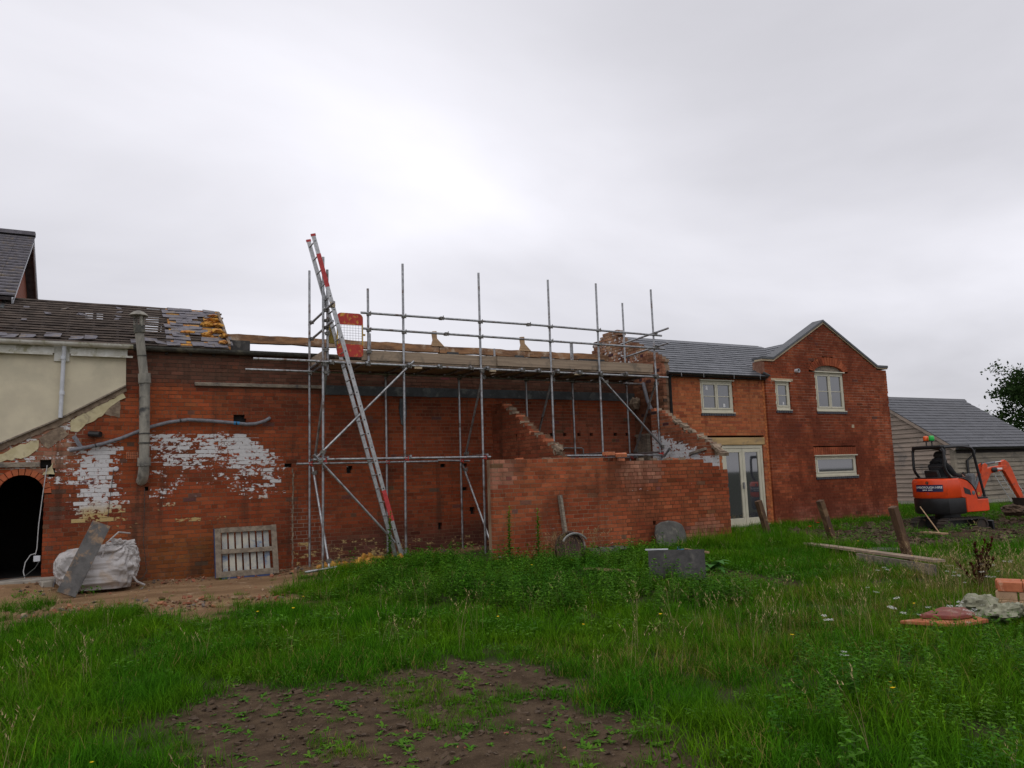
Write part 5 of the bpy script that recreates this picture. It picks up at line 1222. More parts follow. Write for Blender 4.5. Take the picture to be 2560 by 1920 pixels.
for s in (-1, 1):
    prof = [(-.10,.86),(-.10,1.315),(.02,1.30),(.16,1.245),(.29,1.14),(.38,1.02),(.43,.88),(.45,.80),(.80,.80),(.81,.52),(.70,.50),(.06,.50),(.05,.84)]
    mb = MB(); mb.prism([(x, s*.505, z) for x, z in prof], (0, -s*.24, 0)); sp_ = dp_('side_panel', mb, 'orange', bevel=.018)
    mb = MB(); mb.prism([(x, s*.506, z) for x, z in [(.0,1.10),(.20,1.03),(.235,.90),(.03,.95)]], (0, s*.004, 0)); dp_('vent_grille', mb, 'black', sp_)
    mb = MB(); mb.lathe((.31, s*.505, .955), [(.05,-.012),(.05,.012),(.03,.016)], 14, M=Matrix.Rotation(R(90),3,'X')); dp_('filler_cap', mb, 'grey_seat', sp_, autosm=40)
    mb = MB(); mb.path([(x, s*.50, z+.012) for x, z in prof[1:8]], .016, 6); dp_('edge_trim', mb, 'black', sp_)
mb = MB(); mb.box(-.1,.78,-.26,.26,.5,.79); dp_('floor', mb, 'black', bevel=.01)
mb = MB(); mb.box(.455,.80,-.49,-.262,.802,.845); dp_('step_plate', mb, 'black', bevel=.006)
mb = MB(); mb.box(-.5,-.06,-.42,.42,1.316,1.35); dp_('engine_deck', mb, 'black', bevel=.012)
# seat and controls
mb = MB(); mb.box(-.32,.13,-.23,.23,1.02,1.13); st = dp_('seat', mb, 'black', bevel=.03); mb = MB(); mb.prism([(-.26,-.2,1.13),(-.36,-.2,1.52),(-.43,-.2,1.52),(-.36,-.2,1.11)], (0,.40,0)); dp_('backrest', mb, 'black', st, bevel=.03)
for s in (-1, 1):
    mb = MB(); mb.prism([(-.1,s*.28,1.0),(-.1,s*.28,1.2),(.14,s*.28,1.26),(.30,s*.28,1.16),(.26,s*.28,1.0)], (0,s*.14,0)); cs = dp_('control_console', mb, 'grey_seat', bevel=.02)
    mb = MB(); mb.tube((.22,s*.34,1.22),(.26,s*.33,1.38),.012,6); mb.lathe((.265,s*.33,1.36), [(.02,0),(.028,.04),(.024,.09),(.01,.1)], 8); dp_('joystick', mb, 'black', cs)
mb = MB(); mb.prism([(.50,-.30,.84),(.58,-.30,1.35),(.66,-.30,1.42),(.70,-.30,1.36),(.62,-.30,.84)], (0,.2,0)); dp_('travel_guard', mb, 'grey_seat', bevel=.015)
for y in (-.08,.02): mb = MB(); mb.tube((.55,y,.8),(.62,y,1.42),.012,6); dp_('travel_lever', mb, 'black')
# canopy
def hoop(pts, r_=.034): mb = MB(); mb.path(pts, r_, 8); return dp_('canopy_post', mb, 'black', autosm=60)
def rc(P, n=4, rad=.1):
    out = [Vector(P[0])]
    for a_, b_, c_ in zip(P, P[1:], P[2:]):
        a_, b_, c_ = map(Vector, (a_, b_, c_)); p, q_ = b_+(a_-b_).normalized()*rad, b_+(c_-b_).normalized()*rad
        for k in range(n+1): t_ = k/n; out.append(p*(1-t_)**2+b_*2*t_*(1-t_)+q_*t_*t_)
    return out+[Vector(P[-1])]
hoop(rc([(-.30,.44,1.33),(-.47,.44,1.52),(-.45,.44,2.06),(-.45,-.44,2.06),(-.47,-.44,1.52),(-.30,-.44,1.33)]))
for s in (-1, 1): hoop(rc([(-.45,s*.44,2.06),(.10,s*.44,2.08),(.50,s*.44,2.04),(.76,s*.44,.84)], rad=.12), .033)
mb = MB(); mb.tube((-.475,-.43,1.60),(-.475,.43,1.60),.012,6); dp_('cross_bar', mb, 'black')
mb = MB(); P = [(-.50,.40),(-.46,.45),(.42,.45),(.48,.40),(.48,-.40),(.42,-.45),(-.46,-.45),(-.50,-.40)]; mb.prism([(x,y,2.055) for x, y in P], (0,0,.06)); dp_('canopy_roof', mb, 'black', bevel=.015)
for y, mt in ((.08,'beacon_o'),(-.08,'beacon_g')):
    mb = MB(); mb.tube((-.38,y,2.10),(-.38,y,2.24),.016,8); bs = dp_('beacon_stem', mb, 'black'); mb = MB(); mb.lathe((-.38,y,2.235), [(.058,0),(.062,.03),(.064,.08),(.056,.115),(.03,.13)], 16); dp_('beacon_lens', mb, mt, bs, smooth=True); mb = MB(); mb.lathe((-.38,y,2.22), [(.066,0),(.066,.02)], 16); dp_('beacon_base', mb, 'black', bs)
mb = MB(); mb.path([(.62,.40,1.5),(.66,.44,1.75),(.70,.50,1.85),(.68,.52,1.95)],.014,6); mb.obox((.68,.54,2.0),.03,.16,.2); dp_('mirror', mb, 'black')
# boom
def plate(P, y0, y1): mb = MB(); mb.prism([(x, y0, z) for x, z in P], (0, y1-y0, 0)); return mb
mb = plate([(.78,.52),(1.02,.55),(1.04,.84),(.92,.90),(.80,.84)], -.12, .12); dp_('swing_bracket', mb, 'orange_dirty', bevel=.01)
bo = dp_('boom', plate([(.90,.70),(.99,.68),(1.06,.80),(1.30,1.30),(1.42,1.52),(1.72,1.60),(1.86,1.66),(1.90,1.74),(1.80,1.76),(1.45,1.72),(1.28,1.66),(1.16,1.50),(.96,1.0)], -.065, .065), 'orange_dirty', bevel=.012)
for s in (-1, 1): mb = plate([(1.12,1.42),(1.20,1.80),(1.27,1.84),(1.33,1.78),(1.30,1.58)], s*.068, s*.084); dp_('boom_ear', mb, 'orange_dirty', bo, bevel=.005)
mb = MB(); mb.lathe((1.50,-.09,1.63), [(.06,-.03),(.075,-.02),(.075,.02),(.06,.03)], 14, M=Matrix.Rotation(R(90),3,'X')); dp_('work_light', mb, 'black', bo, autosm=40)
mb = MB(); mb.obox((1.66,-.068,1.66), .14,.004,.05); dp_('model_plate', mb, 'letter', bo)
mb = MB(); mb.obox((1.02,-.068,.95), .05,.004,.07); dp_('warning_sticker', mb, 'gate_yel', bo)
ar = dp_('dipper_arm', plate([(1.70,1.62),(1.74,1.86),(1.84,1.92),(1.93,1.84),(2.02,1.60),(2.26,.76),(2.16,.72),(1.92,1.30),(1.80,1.58)], -.055, .055), 'orange_dirty', bevel=.01)
def ram(p, q, r_, parent, f_=.6):
    p, q = Vector(p), Vector(q); mb = MB(); mb.tube(p, p.lerp(q, f_), r_, 12); a_ = dp_('ram_barrel', mb, 'grey_seat', parent, autosm=50); mb = MB(); mb.tube(p.lerp(q, f_), q, r_*.5, 10); dp_('ram_rod', mb, 'chrome', a_, autosm=50)
ram((1.24,0,1.80),(1.80,0,1.87),.035,bo,.62); ram((1.16,0,1.52),(.88,0,.86),.045,bo,.68); ram((1.92,0,1.66),(2.26,0,.98),.032,ar,.55)
bk = dp_('bucket', plate([(2.12,.78),(2.30,.76),(2.42,.55),(2.36,.33),(2.15,.25),(1.88,.34),(1.86,.40),(2.10,.42),(2.18,.52)], -.22, .22), 'rubber', bevel=.01)
mb = MB(); blob(mb, (1.98,-.05,.42), .27,.3,.16, 3, 20, .75); dp_('bucket_spoil', mb, 'clod', bk)
SW = R(-14); RZ = Matrix.Rotation(SW, 3, 'Z'); pv = Vector((.9,0,0))
for o in (bo, ar, bk): o.rotation_euler = (0,0,SW); o.scale = (1,1,.84); o.location = pv-RZ @ pv+Vector((0,0,.7*.16))
# badge and hire sign on the rear cowl
def on_arc(mb_v, ang0, r_): return [(r_*math.cos(ang0+x_/r_), r_*math.sin(ang0+x_/r_), z_) for x_, z_ in mb_v]
A0 = math.pi+.16; rs = .719
def arc_patch(name, w_, z0, z1, mat, rr, parent, off=0., n=14):
    mb = MB(); V = []; F = []
    for i in range(n+1):
        a_ = A0+(off+(-w_/2+w_*i/n))/rs
        for z in (z0, z1):
            for q_ in (rr, rr+.004): V.append((q_*math.cos(a_), q_*math.sin(a_), z))
    for i in range(n):
        b_ = i*4; F += [(b_+1, b_+5, b_+7, b_+3), (b_, b_+2, b_+6, b_+4), (b_+2, b_+3, b_+7, b_+6), (b_, b_+4, b_+5, b_+1)]
    F += [(0,1,3,2), (n*4, n*4+2, n*4+3, n*4+1)]
    mb.add(V, F); return dp_(name, mb, mat, parent)
sgn = arc_patch('hire_sign', .70, 1.01, 1.175, 'navy', rs-.002, cw_)
def lettering(txt, size, zc, name):
    cu = bpy.data.curves.new('txt', 'FONT'); cu.body = txt; cu.size = size; cu.align_x = 'CENTER'; cu.align_y = 'CENTER'; cu.offset = size*.02; cu.space_character = 1.0
    to = bpy.data.objects.new('txt', cu); col.objects.link(to); dgp = bpy.context.evaluated_depsgraph_get(); me = bpy.data.meshes.new_from_object(to.evaluated_get(dgp)); bpy.data.objects.remove(to)
    for v in me.vertices:
        a_ = A0+v.co.x/rs; v.co = ((rs+.0045)*math.cos(a_), (rs+.0045)*math.sin(a_), zc+v.co.y)
    o = bpy.data.objects.new(name, me); col.objects.link(o); me.materials.clear(); me.materials.append(M['letter']); o.parent = sgn; o.color = (0,0,0,0)
lettering('HARBOROUGH HIRE', .072, 1.112, 'sign_lettering')
for k in range(10):
    if k == 5: continue
    arc_patch('sign_digit', .018, 1.042, 1.062, 'letter', rs+.001, sgn, off=-.12+k*.025, n=1)
mb = MB(); a_ = A0+.0; c_ = Vector((rs*math.cos(a_), rs*math.sin(a_), 1.225))
mb.lathe(c_, [(.036,-.004),(.036,.004)], 18, M=Vector((math.cos(a_), math.sin(a_), 0)).to_track_quat('Z','Y').to_matrix()); bgp = dp_('round_badge', mb, 'black', cw_, autosm=40)
mb = MB(); mb.lathe(c_+Vector((math.cos(a_), math.sin(a_), 0))*.005, [(.02,-.002),(.02,.002)], 14, M=Vector((math.cos(a_), math.sin(a_), 0)).to_track_quat('Z','Y').to_matrix()); dp_('badge_centre', mb, 'chrome', bgp)
arc_patch('reflector', .05, .935, .985, 'alu_red', rs-.003, cw_)

# ================================================================== the driver
pr = thing('person', 'person in black jacket sitting at the excavator controls', 'person', (18.25-.12*math.cos(HD), -3.85-.12*math.sin(HD), -.15), HD)
SK = [('pel',(-.02,0,1.36),.15,None),('ab',(-.03,0,1.50),.145,'pel'),('ch',(-.02,0,1.66),.19,'ab'),('sh',(.0,0,1.79),.135,'ch'),('nk',(.02,0,1.89),.055,'sh'),('hd',(.045,0,1.965),.085,'nk'),('hd2',(.05,0,2.03),.082,'hd'),
 ('rs',(.0,-.22,1.76),.09,'sh'),('re',(.12,-.30,1.53),.066,'rs'),('rw',(.34,-.31,1.50),.034,'re'),('rh',(.40,-.32,1.51),.036,'rw'),
 ('ls',(.0,.22,1.76),.09,'sh'),('le',(.12,.30,1.53),.066,'ls'),('lw',(.34,.31,1.50),.034,'le'),('lh',(.40,.32,1.51),.036,'lw'),
 ('rp',(.05,-.10,1.34),.10,'pel'),('rk',(.45,-.15,1.33),.07,'rp'),('ra',(.52,-.14,.93),.045,'rk'),('rf',(.66,-.14,.88),.035,'ra'),
 ('lp',(.05,.10,1.34),.10,'pel'),('lk',(.45,.15,1.33),.07,'lp'),('la',(.52,.14,.93),.045,'lk'),('lf',(.66,.14,.88),.035,'la')]
idx = {n_: i for i, (n_, *_r) in enumerate(SK)}
me = bpy.data.meshes.new('body'); me.from_pydata([s_[1] for s_ in SK], [(idx[s_[3]], i) for i, s_ in enumerate(SK) if s_[3]], [])
tmp = bpy.data.objects.new('tmp', me); col.objects.link(tmp)
md = tmp.modifiers.new('skin', 'SKIN'); sv = me.skin_vertices[0].data
for i, s_ in enumerate(SK): sv[i].radius = (s_[2], s_[2]*(1.25 if s_[0] in ('ch','ab','sh') else 1)); sv[i].use_root = (i == 0)
tmp.modifiers.new('sub', 'SUBSURF').render_levels = 2; tmp.modifiers['sub'].levels = 2
dgp = bpy.context.evaluated_depsgraph_get(); bme = bpy.data.meshes.new_from_object(tmp.evaluated_get(dgp)); bpy.data.objects.remove(tmp)
bme.materials.clear(); bme.materials.append(M['jacket']); bme.materials.append(M['skin'])
for p in bme.polygons:
    p.use_smooth = True; c_ = p.center
    p.material_index = 1 if (c_.z > 1.90 or (c_.x > .335 and c_.z > 1.42 and abs(c_.y) > .25)) else 0
body = bpy.data.objects.new('body', bme); col.objects.link(body); body.parent = pr
mb = MB(); blob(mb, (.012,0,2.02), .115,.112,.105, 8, 12, .12); dp_('hair', mb, 'hair', pr, smooth=True)
for s in (-1, 1):
    mb = MB(); mb.lathe((.05,s*.083,1.98), [(.022,-.008),(.026,0),(.018,.008)], 8, M=Matrix.Rotation(R(90),3,'X')); dp_('ear', mb, 'skin', pr)
    for k in range(4):
        mb = MB(); mb.path([(.405,s*(.335-.0),1.535-k*.018),(.425,s*.325,1.535-k*.018),(.42,s*.302,1.53-k*.018)], .0085, 6); dp_('finger', mb, 'skin', pr)
    mb = MB(); mb.path([(.37,s*.30,1.54),(.39,s*.295,1.565),(.405,s*.31,1.575)], .009, 6); dp_('thumb', mb, 'skin', pr)
mb = MB(); blob(mb, (.132,0,1.965), .022,.014,.02, 1, 6, .1); dp_('nose', mb, 'skin', pr)
mb = MB(); mb.path([(-.10,-.12,1.84),(-.06,-.16,1.86),(.03,-.13,1.855),(.08,-.05,1.84),(.08,.05,1.84),(.03,.13,1.855),(-.06,.16,1.86),(-.12,.12,1.84)], .04, 8); dp_('collar', mb, 'jacket', pr, smooth=True)
mb = MB(); blob(mb, (-.03,0,1.885), .13,.15,.085, 5, 10, .2); dp_('hood', mb, 'jacket', pr, smooth=True)
# ================================================================== vegetation
def leaf_mat(name, c1, c2, c3, dry=None, rough=.55, trans=.28, big=.7, spec=.04):
    t = NT(name)
    oi = t.n('ShaderNodeObjectInfo'); ge = t.n('ShaderNodeNewGeometry')
    isl = ge.outputs['Random Per Island']
    c = t.mix(t.ramp(t.noise(big, 4, .6), .36, .64), c1, c2)
    c = t.mix(t.math('MULTIPLY', oi.outputs['Random'], .7), c, c3)
    c = t.mix(1., c, t.mix(isl, (.45,.48,.45), (1.55,1.5,1.5)), 'MULTIPLY')
    if dry:
        z = t.ramp(t.noise(.55, 4, .6, dist=.3), dry[1], dry[2], dry[3], dry[4])
        c = t.mix(t.math('GREATER_THAN', t.math('ADD', t.math('FRACT', t.math('MULTIPLY', isl, 7.31)), z), 1.), c, dry[0])
    t.fin(c, .7, 0, spec)
    tr = t.n('ShaderNodeBsdfTranslucent'); t.l(c, tr.inputs[0])
    ms = t.n('ShaderNodeMixShader'); ms.inputs[0].default_value = trans; t.l(t.b.outputs[0], ms.inputs[1]); t.l(tr.outputs[0], ms.inputs[2]); t.l(ms.outputs[0], t.out.inputs[0])
    return t.m
M['grass'] = leaf_mat('meadow_grass', (.055,.185,.005), (.110,.235,.006), (.030,.125,.005), ((.26,.22,.06), .42, .66, .0, .10))
M['grass_dry'] = leaf_mat('dry_grass', (.13,.19,.012), (.19,.19,.026), (.075,.16,.008), ((.32,.24,.08), .38, .62, .15, .45))
M['weed'] = leaf_mat('weed_leaf', (.058,.195,.009), (.10,.24,.011), (.034,.13,.007), spec=.12)
M['weed_lt'] = leaf_mat('young_weed_leaf', (.075,.20,.014), (.115,.235,.018), (.045,.15,.010), spec=.12)
M['dock'] = leaf_mat('dock_leaf', (.06,.19,.03), (.08,.22,.035), (.05,.16,.025), trans=.2, spec=.3)
M['straw'] = leaf_mat('straw', (.36,.28,.14), (.30,.22,.10), (.42,.33,.18), trans=.2)
M['deaddock'] = leaf_mat('dead_dock', (.07,.022,.014), (.10,.03,.018), (.05,.016,.012), trans=.1)
M['petal_w'] = leaf_mat('white_petal', (.75,.75,.72), (.7,.7,.66), (.8,.8,.78), trans=.3)
M['petal_y'] = leaf_mat('yellow_petal', (.8,.58,.02), (.75,.5,.02), (.85,.62,.03), trans=.3)
M['petal_r'] = leaf_mat('red_petal', (.65,.03,.015), (.6,.03,.015), (.7,.05,.02), trans=.3)
M['treeleaf'] = leaf_mat('tree_leaf', (.028,.055,.014), (.04,.075,.018), (.02,.042,.012), trans=.3)

def blade(mb, x, y, h, w_, az, bend, seg=3, z0=0., lean=0.):
    d = Vector((math.cos(az), math.sin(az), 0)); s = Vector((-d.y, d.x, 0)); V = []; p = Vector((x, y, z0)); th = lean
    L_ = h/seg
    for k in range(seg+1):
        ww = w_*(1-(k/seg)**1.5)
        if k == seg: V.append(p.copy())
        else: V += [p-s*ww/2, p+s*ww/2]
        th += bend/seg; p = p+(d*math.sin(th)+Vector((0,0,math.cos(th))))*L_
    F = [(2*k, 2*k+1, 2*k+3, 2*k+2) for k in range(seg-1)]+[(2*seg-2, 2*seg-1, 2*seg)]
    mb.add(V, F)
def leaf(mb, p, az, el, l, w_, droop=.5, seg=3):
    d0 = Vector((math.cos(az), math.sin(az), 0)); s = Vector((-d0.y, d0.x, 0)); V = []; q_ = Vector(p); e = el
    prof = [.25, 1., .8, 0] if seg == 3 else [.2,.75,1.,.8,.5,0]
    for k in range(seg+1):
        ww = w_*prof[k]
        if k == seg: V.append(q_.copy())
        else: V += [q_-s*ww/2, q_+s*ww/2]
        q_ = q_+(d0*math.cos(e)+Vector((0,0,math.sin(e))))*(l/seg); e -= droop/seg*2
    mb.add(V, [(2*k, 2*k+1, 2*k+3, 2*k+2) for k in range(seg-1)]+[(2*seg-2, 2*seg-1, 2*seg)])
def mk(fn, n, mat, base):
    out = []
    for k in range(n):
        rr = random.Random(base*100+k); mb = MB(); fn(mb, rr)
        me = bpy.data.meshes.new('clump'); me.from_pydata(mb.v, [], mb.f); me.materials.append(mat); me.update(); out.append(me)
    return out
def g_short(mb, r_):
    for _ in range(46):
        a_ = r_.uniform(0, 6.28); d = .13*math.sqrt(r_.random()); blade(mb, d*math.cos(a_), d*math.sin(a_), r_.uniform(.07,.17), r_.uniform(.004,.0065), r_.uniform(0,6.28), r_.uniform(.3,1.5), 3, lean=r_.uniform(0,.35))
def g_long(mb, r_):
    for _ in range(34):
        a_ = r_.uniform(0, 6.28); d = .09*math.sqrt(r_.random()); blade(mb, d*math.cos(a_), d*math.sin(a_), r_.uniform(.22,.42), r_.uniform(.005,.008), a_+r_.uniform(-1,1), r_.uniform(.6,2.1), 4, lean=r_.uniform(0,.25))
def g_seed(mb, r_):
    for _ in range(5):
        a_ = r_.uniform(0, 6.28); d = .1*math.sqrt(r_.random()); h = r_.uniform(.38,.62); az = r_.uniform(0,6.28); bd = r_.uniform(.15,.7); x, y = d*math.cos(a_), d*math.sin(a_)
        blade(mb, x, y, h, .0035, az, bd, 4)
        p = Vector((x, y, 0)); th = 0; D = Vector((math.cos(az), math.sin(az), 0))
        for k in range(4): th += bd/4; p = p+(D*math.sin(th)+Vector((0,0,math.cos(th))))*h/4
        for k in range(7): blade(mb, p.x-D.x*.012*k, p.y-D.y*.012*k, .03, .007, r_.uniform(0,6.28), .4, 2, z0=p.z-.016*k, lean=.5)
def w_nettle(mb, r_):
    for _ in range(3):
        ox, oy = r_.uniform(-.09,.09), r_.uniform(-.09,.09); h = r_.uniform(.22,.42); lx, ly = r_.uniform(-.05,.05), r_.uniform(-.05,.05)
        blade(mb, ox, oy, h, .006, r_.uniform(0,6.28), .1, 2)
        n = int(h/.045)
        for k in range(n):
            z = .06+k*.045; a_ = k*1.57+r_.uniform(-.4,.4); l = .085*(1-.45*k/n)*r_.uniform(.8,1.25)
            for q_ in (0, math.pi): leaf(mb, (ox+lx*z, oy+ly*z, z), a_+q_, r_.uniform(.1,.6), l, l*.42, r_.uniform(.3,.8))
        for q_ in range(4): leaf(mb, (ox+lx*h, oy+ly*h, h-.02), q_*1.57+r_.random(), .8, .045, .018, .4)
def w_clover(mb, r_):
    for _ in range(26):
        a_ = r_.uniform(0, 6.28); d = .13*math.sqrt(r_.random()); z = r_.uniform(.05,.14); leaf(mb, (d*math.cos(a_), d*math.sin(a_), z), r_.uniform(0,6.28), r_.uniform(-.1,.6), r_.uniform(.03,.06), r_.uniform(.016,.028), .5)
def w_rosette(mb, r_):
    n = r_.randint(6, 10)
    for k in range(n): l = r_.uniform(.05,.11); leaf(mb, (0,0,.006), k*6.28/n+r_.uniform(-.3,.3), r_.uniform(.15,.7), l, l*.3, r_.uniform(.3,.7))
def f_white(mb, r_):
    for _ in range(3):
        x, y = r_.uniform(-.08,.08), r_.uniform(-.08,.08); h = r_.uniform(.22,.36)
        for k in range(5):
            for j in range(5): leaf(mb, (x+.018*math.cos(k*1.26), y+.018*math.sin(k*1.26), h+r_.uniform(-.006,.006)), j*1.256, .15, .012, .010, .2)
def f_small(mb, r_):
    h = r_.uniform(.16,.3)
    for j in range(6): leaf(mb, (0,0,h), j*1.05, .5, .016, .013, .3)
def chip(mb, r_):
    s = r_.uniform(.012,.04); P = [Vector((r_.uniform(-1,1), r_.uniform(-1,1), r_.uniform(-.3,.6)))*s for _ in range(8)]
    mb.obox((0,0,s*.25), s*r_.uniform(1,2.4), s*r_.uniform(.8,1.6), s*r_.uniform(.4,.9), Matrix.Rotation(r_.uniform(-.4,.4),3,'X') @ Matrix.Rotation(r_.uniform(-.4,.4),3,'Y'))
    mb.v = [(x+r_.uniform(-.2,.2)*s, y+r_.uniform(-.2,.2)*s, z+r_.uniform(-.2,.2)*s) for x, y, z in mb.v]
def scatter(name, pts, meshes, label, cat):
    """pts: (x,y,z,rz,scale,tilt)"""
    n = len(pts)
    me = bpy.data.meshes.new(name); me.from_pydata([p[:3] for p in pts], [], [])
    a_ = me.attributes.new('rot', 'FLOAT_VECTOR', 'POINT'); a_.data.foreach_set('vector', np.array([(p[5]*math.cos(p[3]*3), p[5]*math.sin(p[3]*3), p[3]) for p in pts], 'f').ravel())
    a_ = me.attributes.new('scl', 'FLOAT', 'POINT'); a_.data.foreach_set('value', np.array([p[4] for p in pts], 'f'))
    a_ = me.attributes.new('vi', 'INT', 'POINT'); a_.data.foreach_set('value', np.array([random.randrange(len(meshes)) for p in pts], 'i'))
    o = bpy.data.objects.new(name, me); col.objects.link(o); tag(o, label, cat, kind='stuff')
    src = bpy.data.collections.new(name+'_source')
    for m_ in meshes: s = bpy.data.objects.new(name+'_piece', m_); src.objects.link(s)
    g = bpy.data.node_groups.new(name, 'GeometryNodeTree'); g.interface.new_socket('Geometry', in_out='INPUT', socket_type='NodeSocketGeometry'); g.interface.new_socket('Geometry', in_out='OUTPUT', socket_type='NodeSocketGeometry')
    gi = g.nodes.new('NodeGroupInput'); go_ = g.nodes.new('NodeGroupOutput'); ip = g.nodes.new('GeometryNodeInstanceOnPoints'); ci = g.nodes.new('GeometryNodeCollectionInfo')
    ci.inputs[0].default_value = src; ci.inputs['Separate Children'].default_value = True; ci.inputs['Reset Children'].default_value = True
    def attr(nm, ty):
        q_ = g.nodes.new('GeometryNodeInputNamedAttribute'); q_.data_type = ty; q_.inputs[0].default_value = nm; return q_.outputs[0]
    g.links.new(gi.outputs[0], ip.inputs['Points']); g.links.new(ci.outputs[0], ip.inputs['Instance']); ip.inputs['Pick Instance'].default_value = True
    g.links.new(attr('vi', 'INT'), ip.inputs['Instance Index']); g.links.new(attr('rot', 'FLOAT_VECTOR'), ip.inputs['Rotation']); g.links.new(attr('scl', 'FLOAT'), ip.inputs['Scale'])
    g.links.new(ip.outputs[0], go_.inputs[0])
    md = o.modifiers.new('scatter', 'NODES'); md.node_group = g
    return o
WEED = [(3.3,-4.4),(4.1,-2.5),(6.0,-2.1),(6.2,-3.6),(7.2,-4.1),(9.2,-4.4),(8.6,-5.8),(7.2,-7.2),(7.8,-8.3),(6.2,-8.6),(4.4,-7.6),(3.5,-6)]
RW = [(4.0,-12.2),(5.2,-11.2),(7.2,-11.3),(7.0,-13.5),(3.6,-13.5)]
DRY = [(6.2,-8.9),(9.5,-7.6),(13,-7.4),(13,-11),(9,-11),(6.5,-10.6),(4.2,-11.0),(3.6,-10.6),(4.4,-9.6)]
rr = random.Random(99)
grass, dryg, tall, seed_, weed, clov, ros, chips, wfl, yfl, foamb, tussk = ([] for _ in range(12))
def blocked(x, y):
    if y > (-.12 if x < 20.1 else 3): return True
    if 6.0 < x < 11.75 and y > -3.52: return True
    if 11.8 < x < 20.15 and y > -1.3: return True
    if x > 26 and y > .8: return True
    if y > -3.5 and 5.9 < x < 12: return True
    return False
view_a = YAW
for _ in range(150000):
    d = 3.6+26.4*rr.random()**.80; a_ = view_a+rr.uniform(-.66, .66)
    x = CAM.x+d*math.sin(a_); y = CAM.y+d*math.cos(a_)
    if blocked(x, y) or x > 31: continue
    # thin out with the density wanted at this distance
    want = 85 if d < 8 else max(16, 85-(d-8)*4.2)
    have = 150000/(1.32*26.4)*.80**-1*((d-3.6)/26.4)**(.25)/d
    if rr.random() > want/have*1.0: continue
    s0, s1, s2 = soilness(x, y); so_max = max(s0, s1, s2)
    z = gz(x, y)-.008
    tuft = fbm(x*1.1, y*1.1, 77)
    u_ = rr.random()
    az = rr.uniform(0, 6.28); ti = rr.uniform(0,.15)
    if u_ < so_max**.8:
        v = rr.random()
        if s1 > .4 and v < .46:
            for _q in range(2): ros.append((x+rr.uniform(-.1,.1), y+rr.uniform(-.1,.1), z+.004, az+_q, rr.uniform(.22,.7), .1))
        elif s2 > .4 and v < .22: (ros if rr.random() < .5 else clov).append((x, y, z, az, rr.uniform(.7,1.4), .1))
        elif s0 > .5 and v < .4: chips.append((x, y, z+.004, az, rr.uniform(.2,.7), .2))
        elif s1 > .5 and v < .6: chips.append((x, y, z+.006, az, rr.uniform(.2,.55), .2))
        if (s1 > .4 and tuft > .17) or rr.random() < .035: grass.append((x, y, z, az, rr.uniform(.35,.85), ti))
        continue
    w_ = sst(-.3, .3, pdist(x, y, WEED)+.4*tuft); dr = sst(-.6, .5, pdist(x, y, DRY)+.8*tuft); rw = sst(-.4, .3, pdist(x, y, RW)+.4*tuft)
    far = 1+.02*max(0, d-8)
    hgt = 1+.9*tuft
    if math.hypot(x-8.45, y+6.55) < .45: pass
    elif rr.random() < w_*.46: weed.append((x, y, z, az, rr.uniform(.5,1.0)*(1+.5*tuft), ti))
    elif rr.random() < rw*.22: weed.append((x, y, z, az, rr.uniform(.5,.8), ti))
    elif rr.random() < dr*.62: dryg.append((x, y, z, az, rr.uniform(.7,1.1)*hgt*far, ti))
    else: grass.append((x, y, z, az, rr.uniform(.75,1.3)*hgt*far, ti))
    v = rr.random()
    if v < .06+.10*dr+.3*rw+(.10 if x < .6 and y < -4 else 0): tall.append((x, y, z, az, rr.uniform(.5,1.0)*(1 if d > 6 else .75), ti))
    elif v < .17: clov.append((x, y, z, az, rr.uniform(.7,1.2)*(1 if d > 8 else .65), .1))
    if rr.random() < .012+.05*dr+(.02 if x < .2 and y < -4 else 0): seed_.append((x, y, z, az, rr.uniform(.55,1.0), ti))
    if x > 4.2 and y < -9.0 and rr.random() < .006+.012*(x > 6.5): wfl.append((x, y, z, az, rr.uniform(.8,1.2), .1))
    if rr.random() < .0035: yfl.append((x, y, z, az, rr.uniform(.8,1.3), .1))
# tussocks of long grass by the walls and posts
for (cx, cy, r_, n_, s) in ((10.3,-4.1,.45,70,1.15),(11.6,-3.9,.6,60,1.0),(11.0,-5.0,1.0,90,.9),(9.0,-3.75,.5,30,.9),(12.4,-3.2,.7,50,.8),(.1,-4.3,.5,45,.8),(3.0,-4.3,.4,26,.7),(12.0,-4.6,.8,60,.8),(-1.0,-2.2,.35,22,.7),(10.2,-6.4,1.0,70,.8),(9.8,-5.6,.7,50,.8),(5.8,-12.3,.5,40,.8),(-.9,-2.7,.25,14,.55),(2.6,-3.6,.35,26,.6),(.25,-4.0,.3,26,.75),(1.7,-4.2,.25,14,.5),(-1.3,-3.4,.3,18,.6),(22.5,-2.6,2.2,170,1.2),(24,-4.5,2,120,1.0)):
    for _ in range(n_):
        a_ = rr.uniform(0,6.28); d = r_*math.sqrt(rr.random()); x, y = cx+d*math.cos(a_), cy+d*math.sin(a_)
        if not blocked(x, y): tall.append((x, y, gz(x,y)-.01, rr.uniform(0,6.28), s*rr.uniform(.6,1.15), .2))
for (cx, cy, r_, n_) in ((7.2,-3.8,.35,26),(7.7,-3.9,.3,16),(10.2,-9.6,.9,60)):
    for _ in range(n_):
        a_ = rr.uniform(0,6.28); d = r_*math.sqrt(rr.random()); x, y = cx+d*math.cos(a_), cy+d*math.sin(a_)
        if not blocked(x, y): seed_.append((x, y, gz(x,y)-.01, rr.uniform(0,6.28), rr.uniform(.7,1.0), .15))
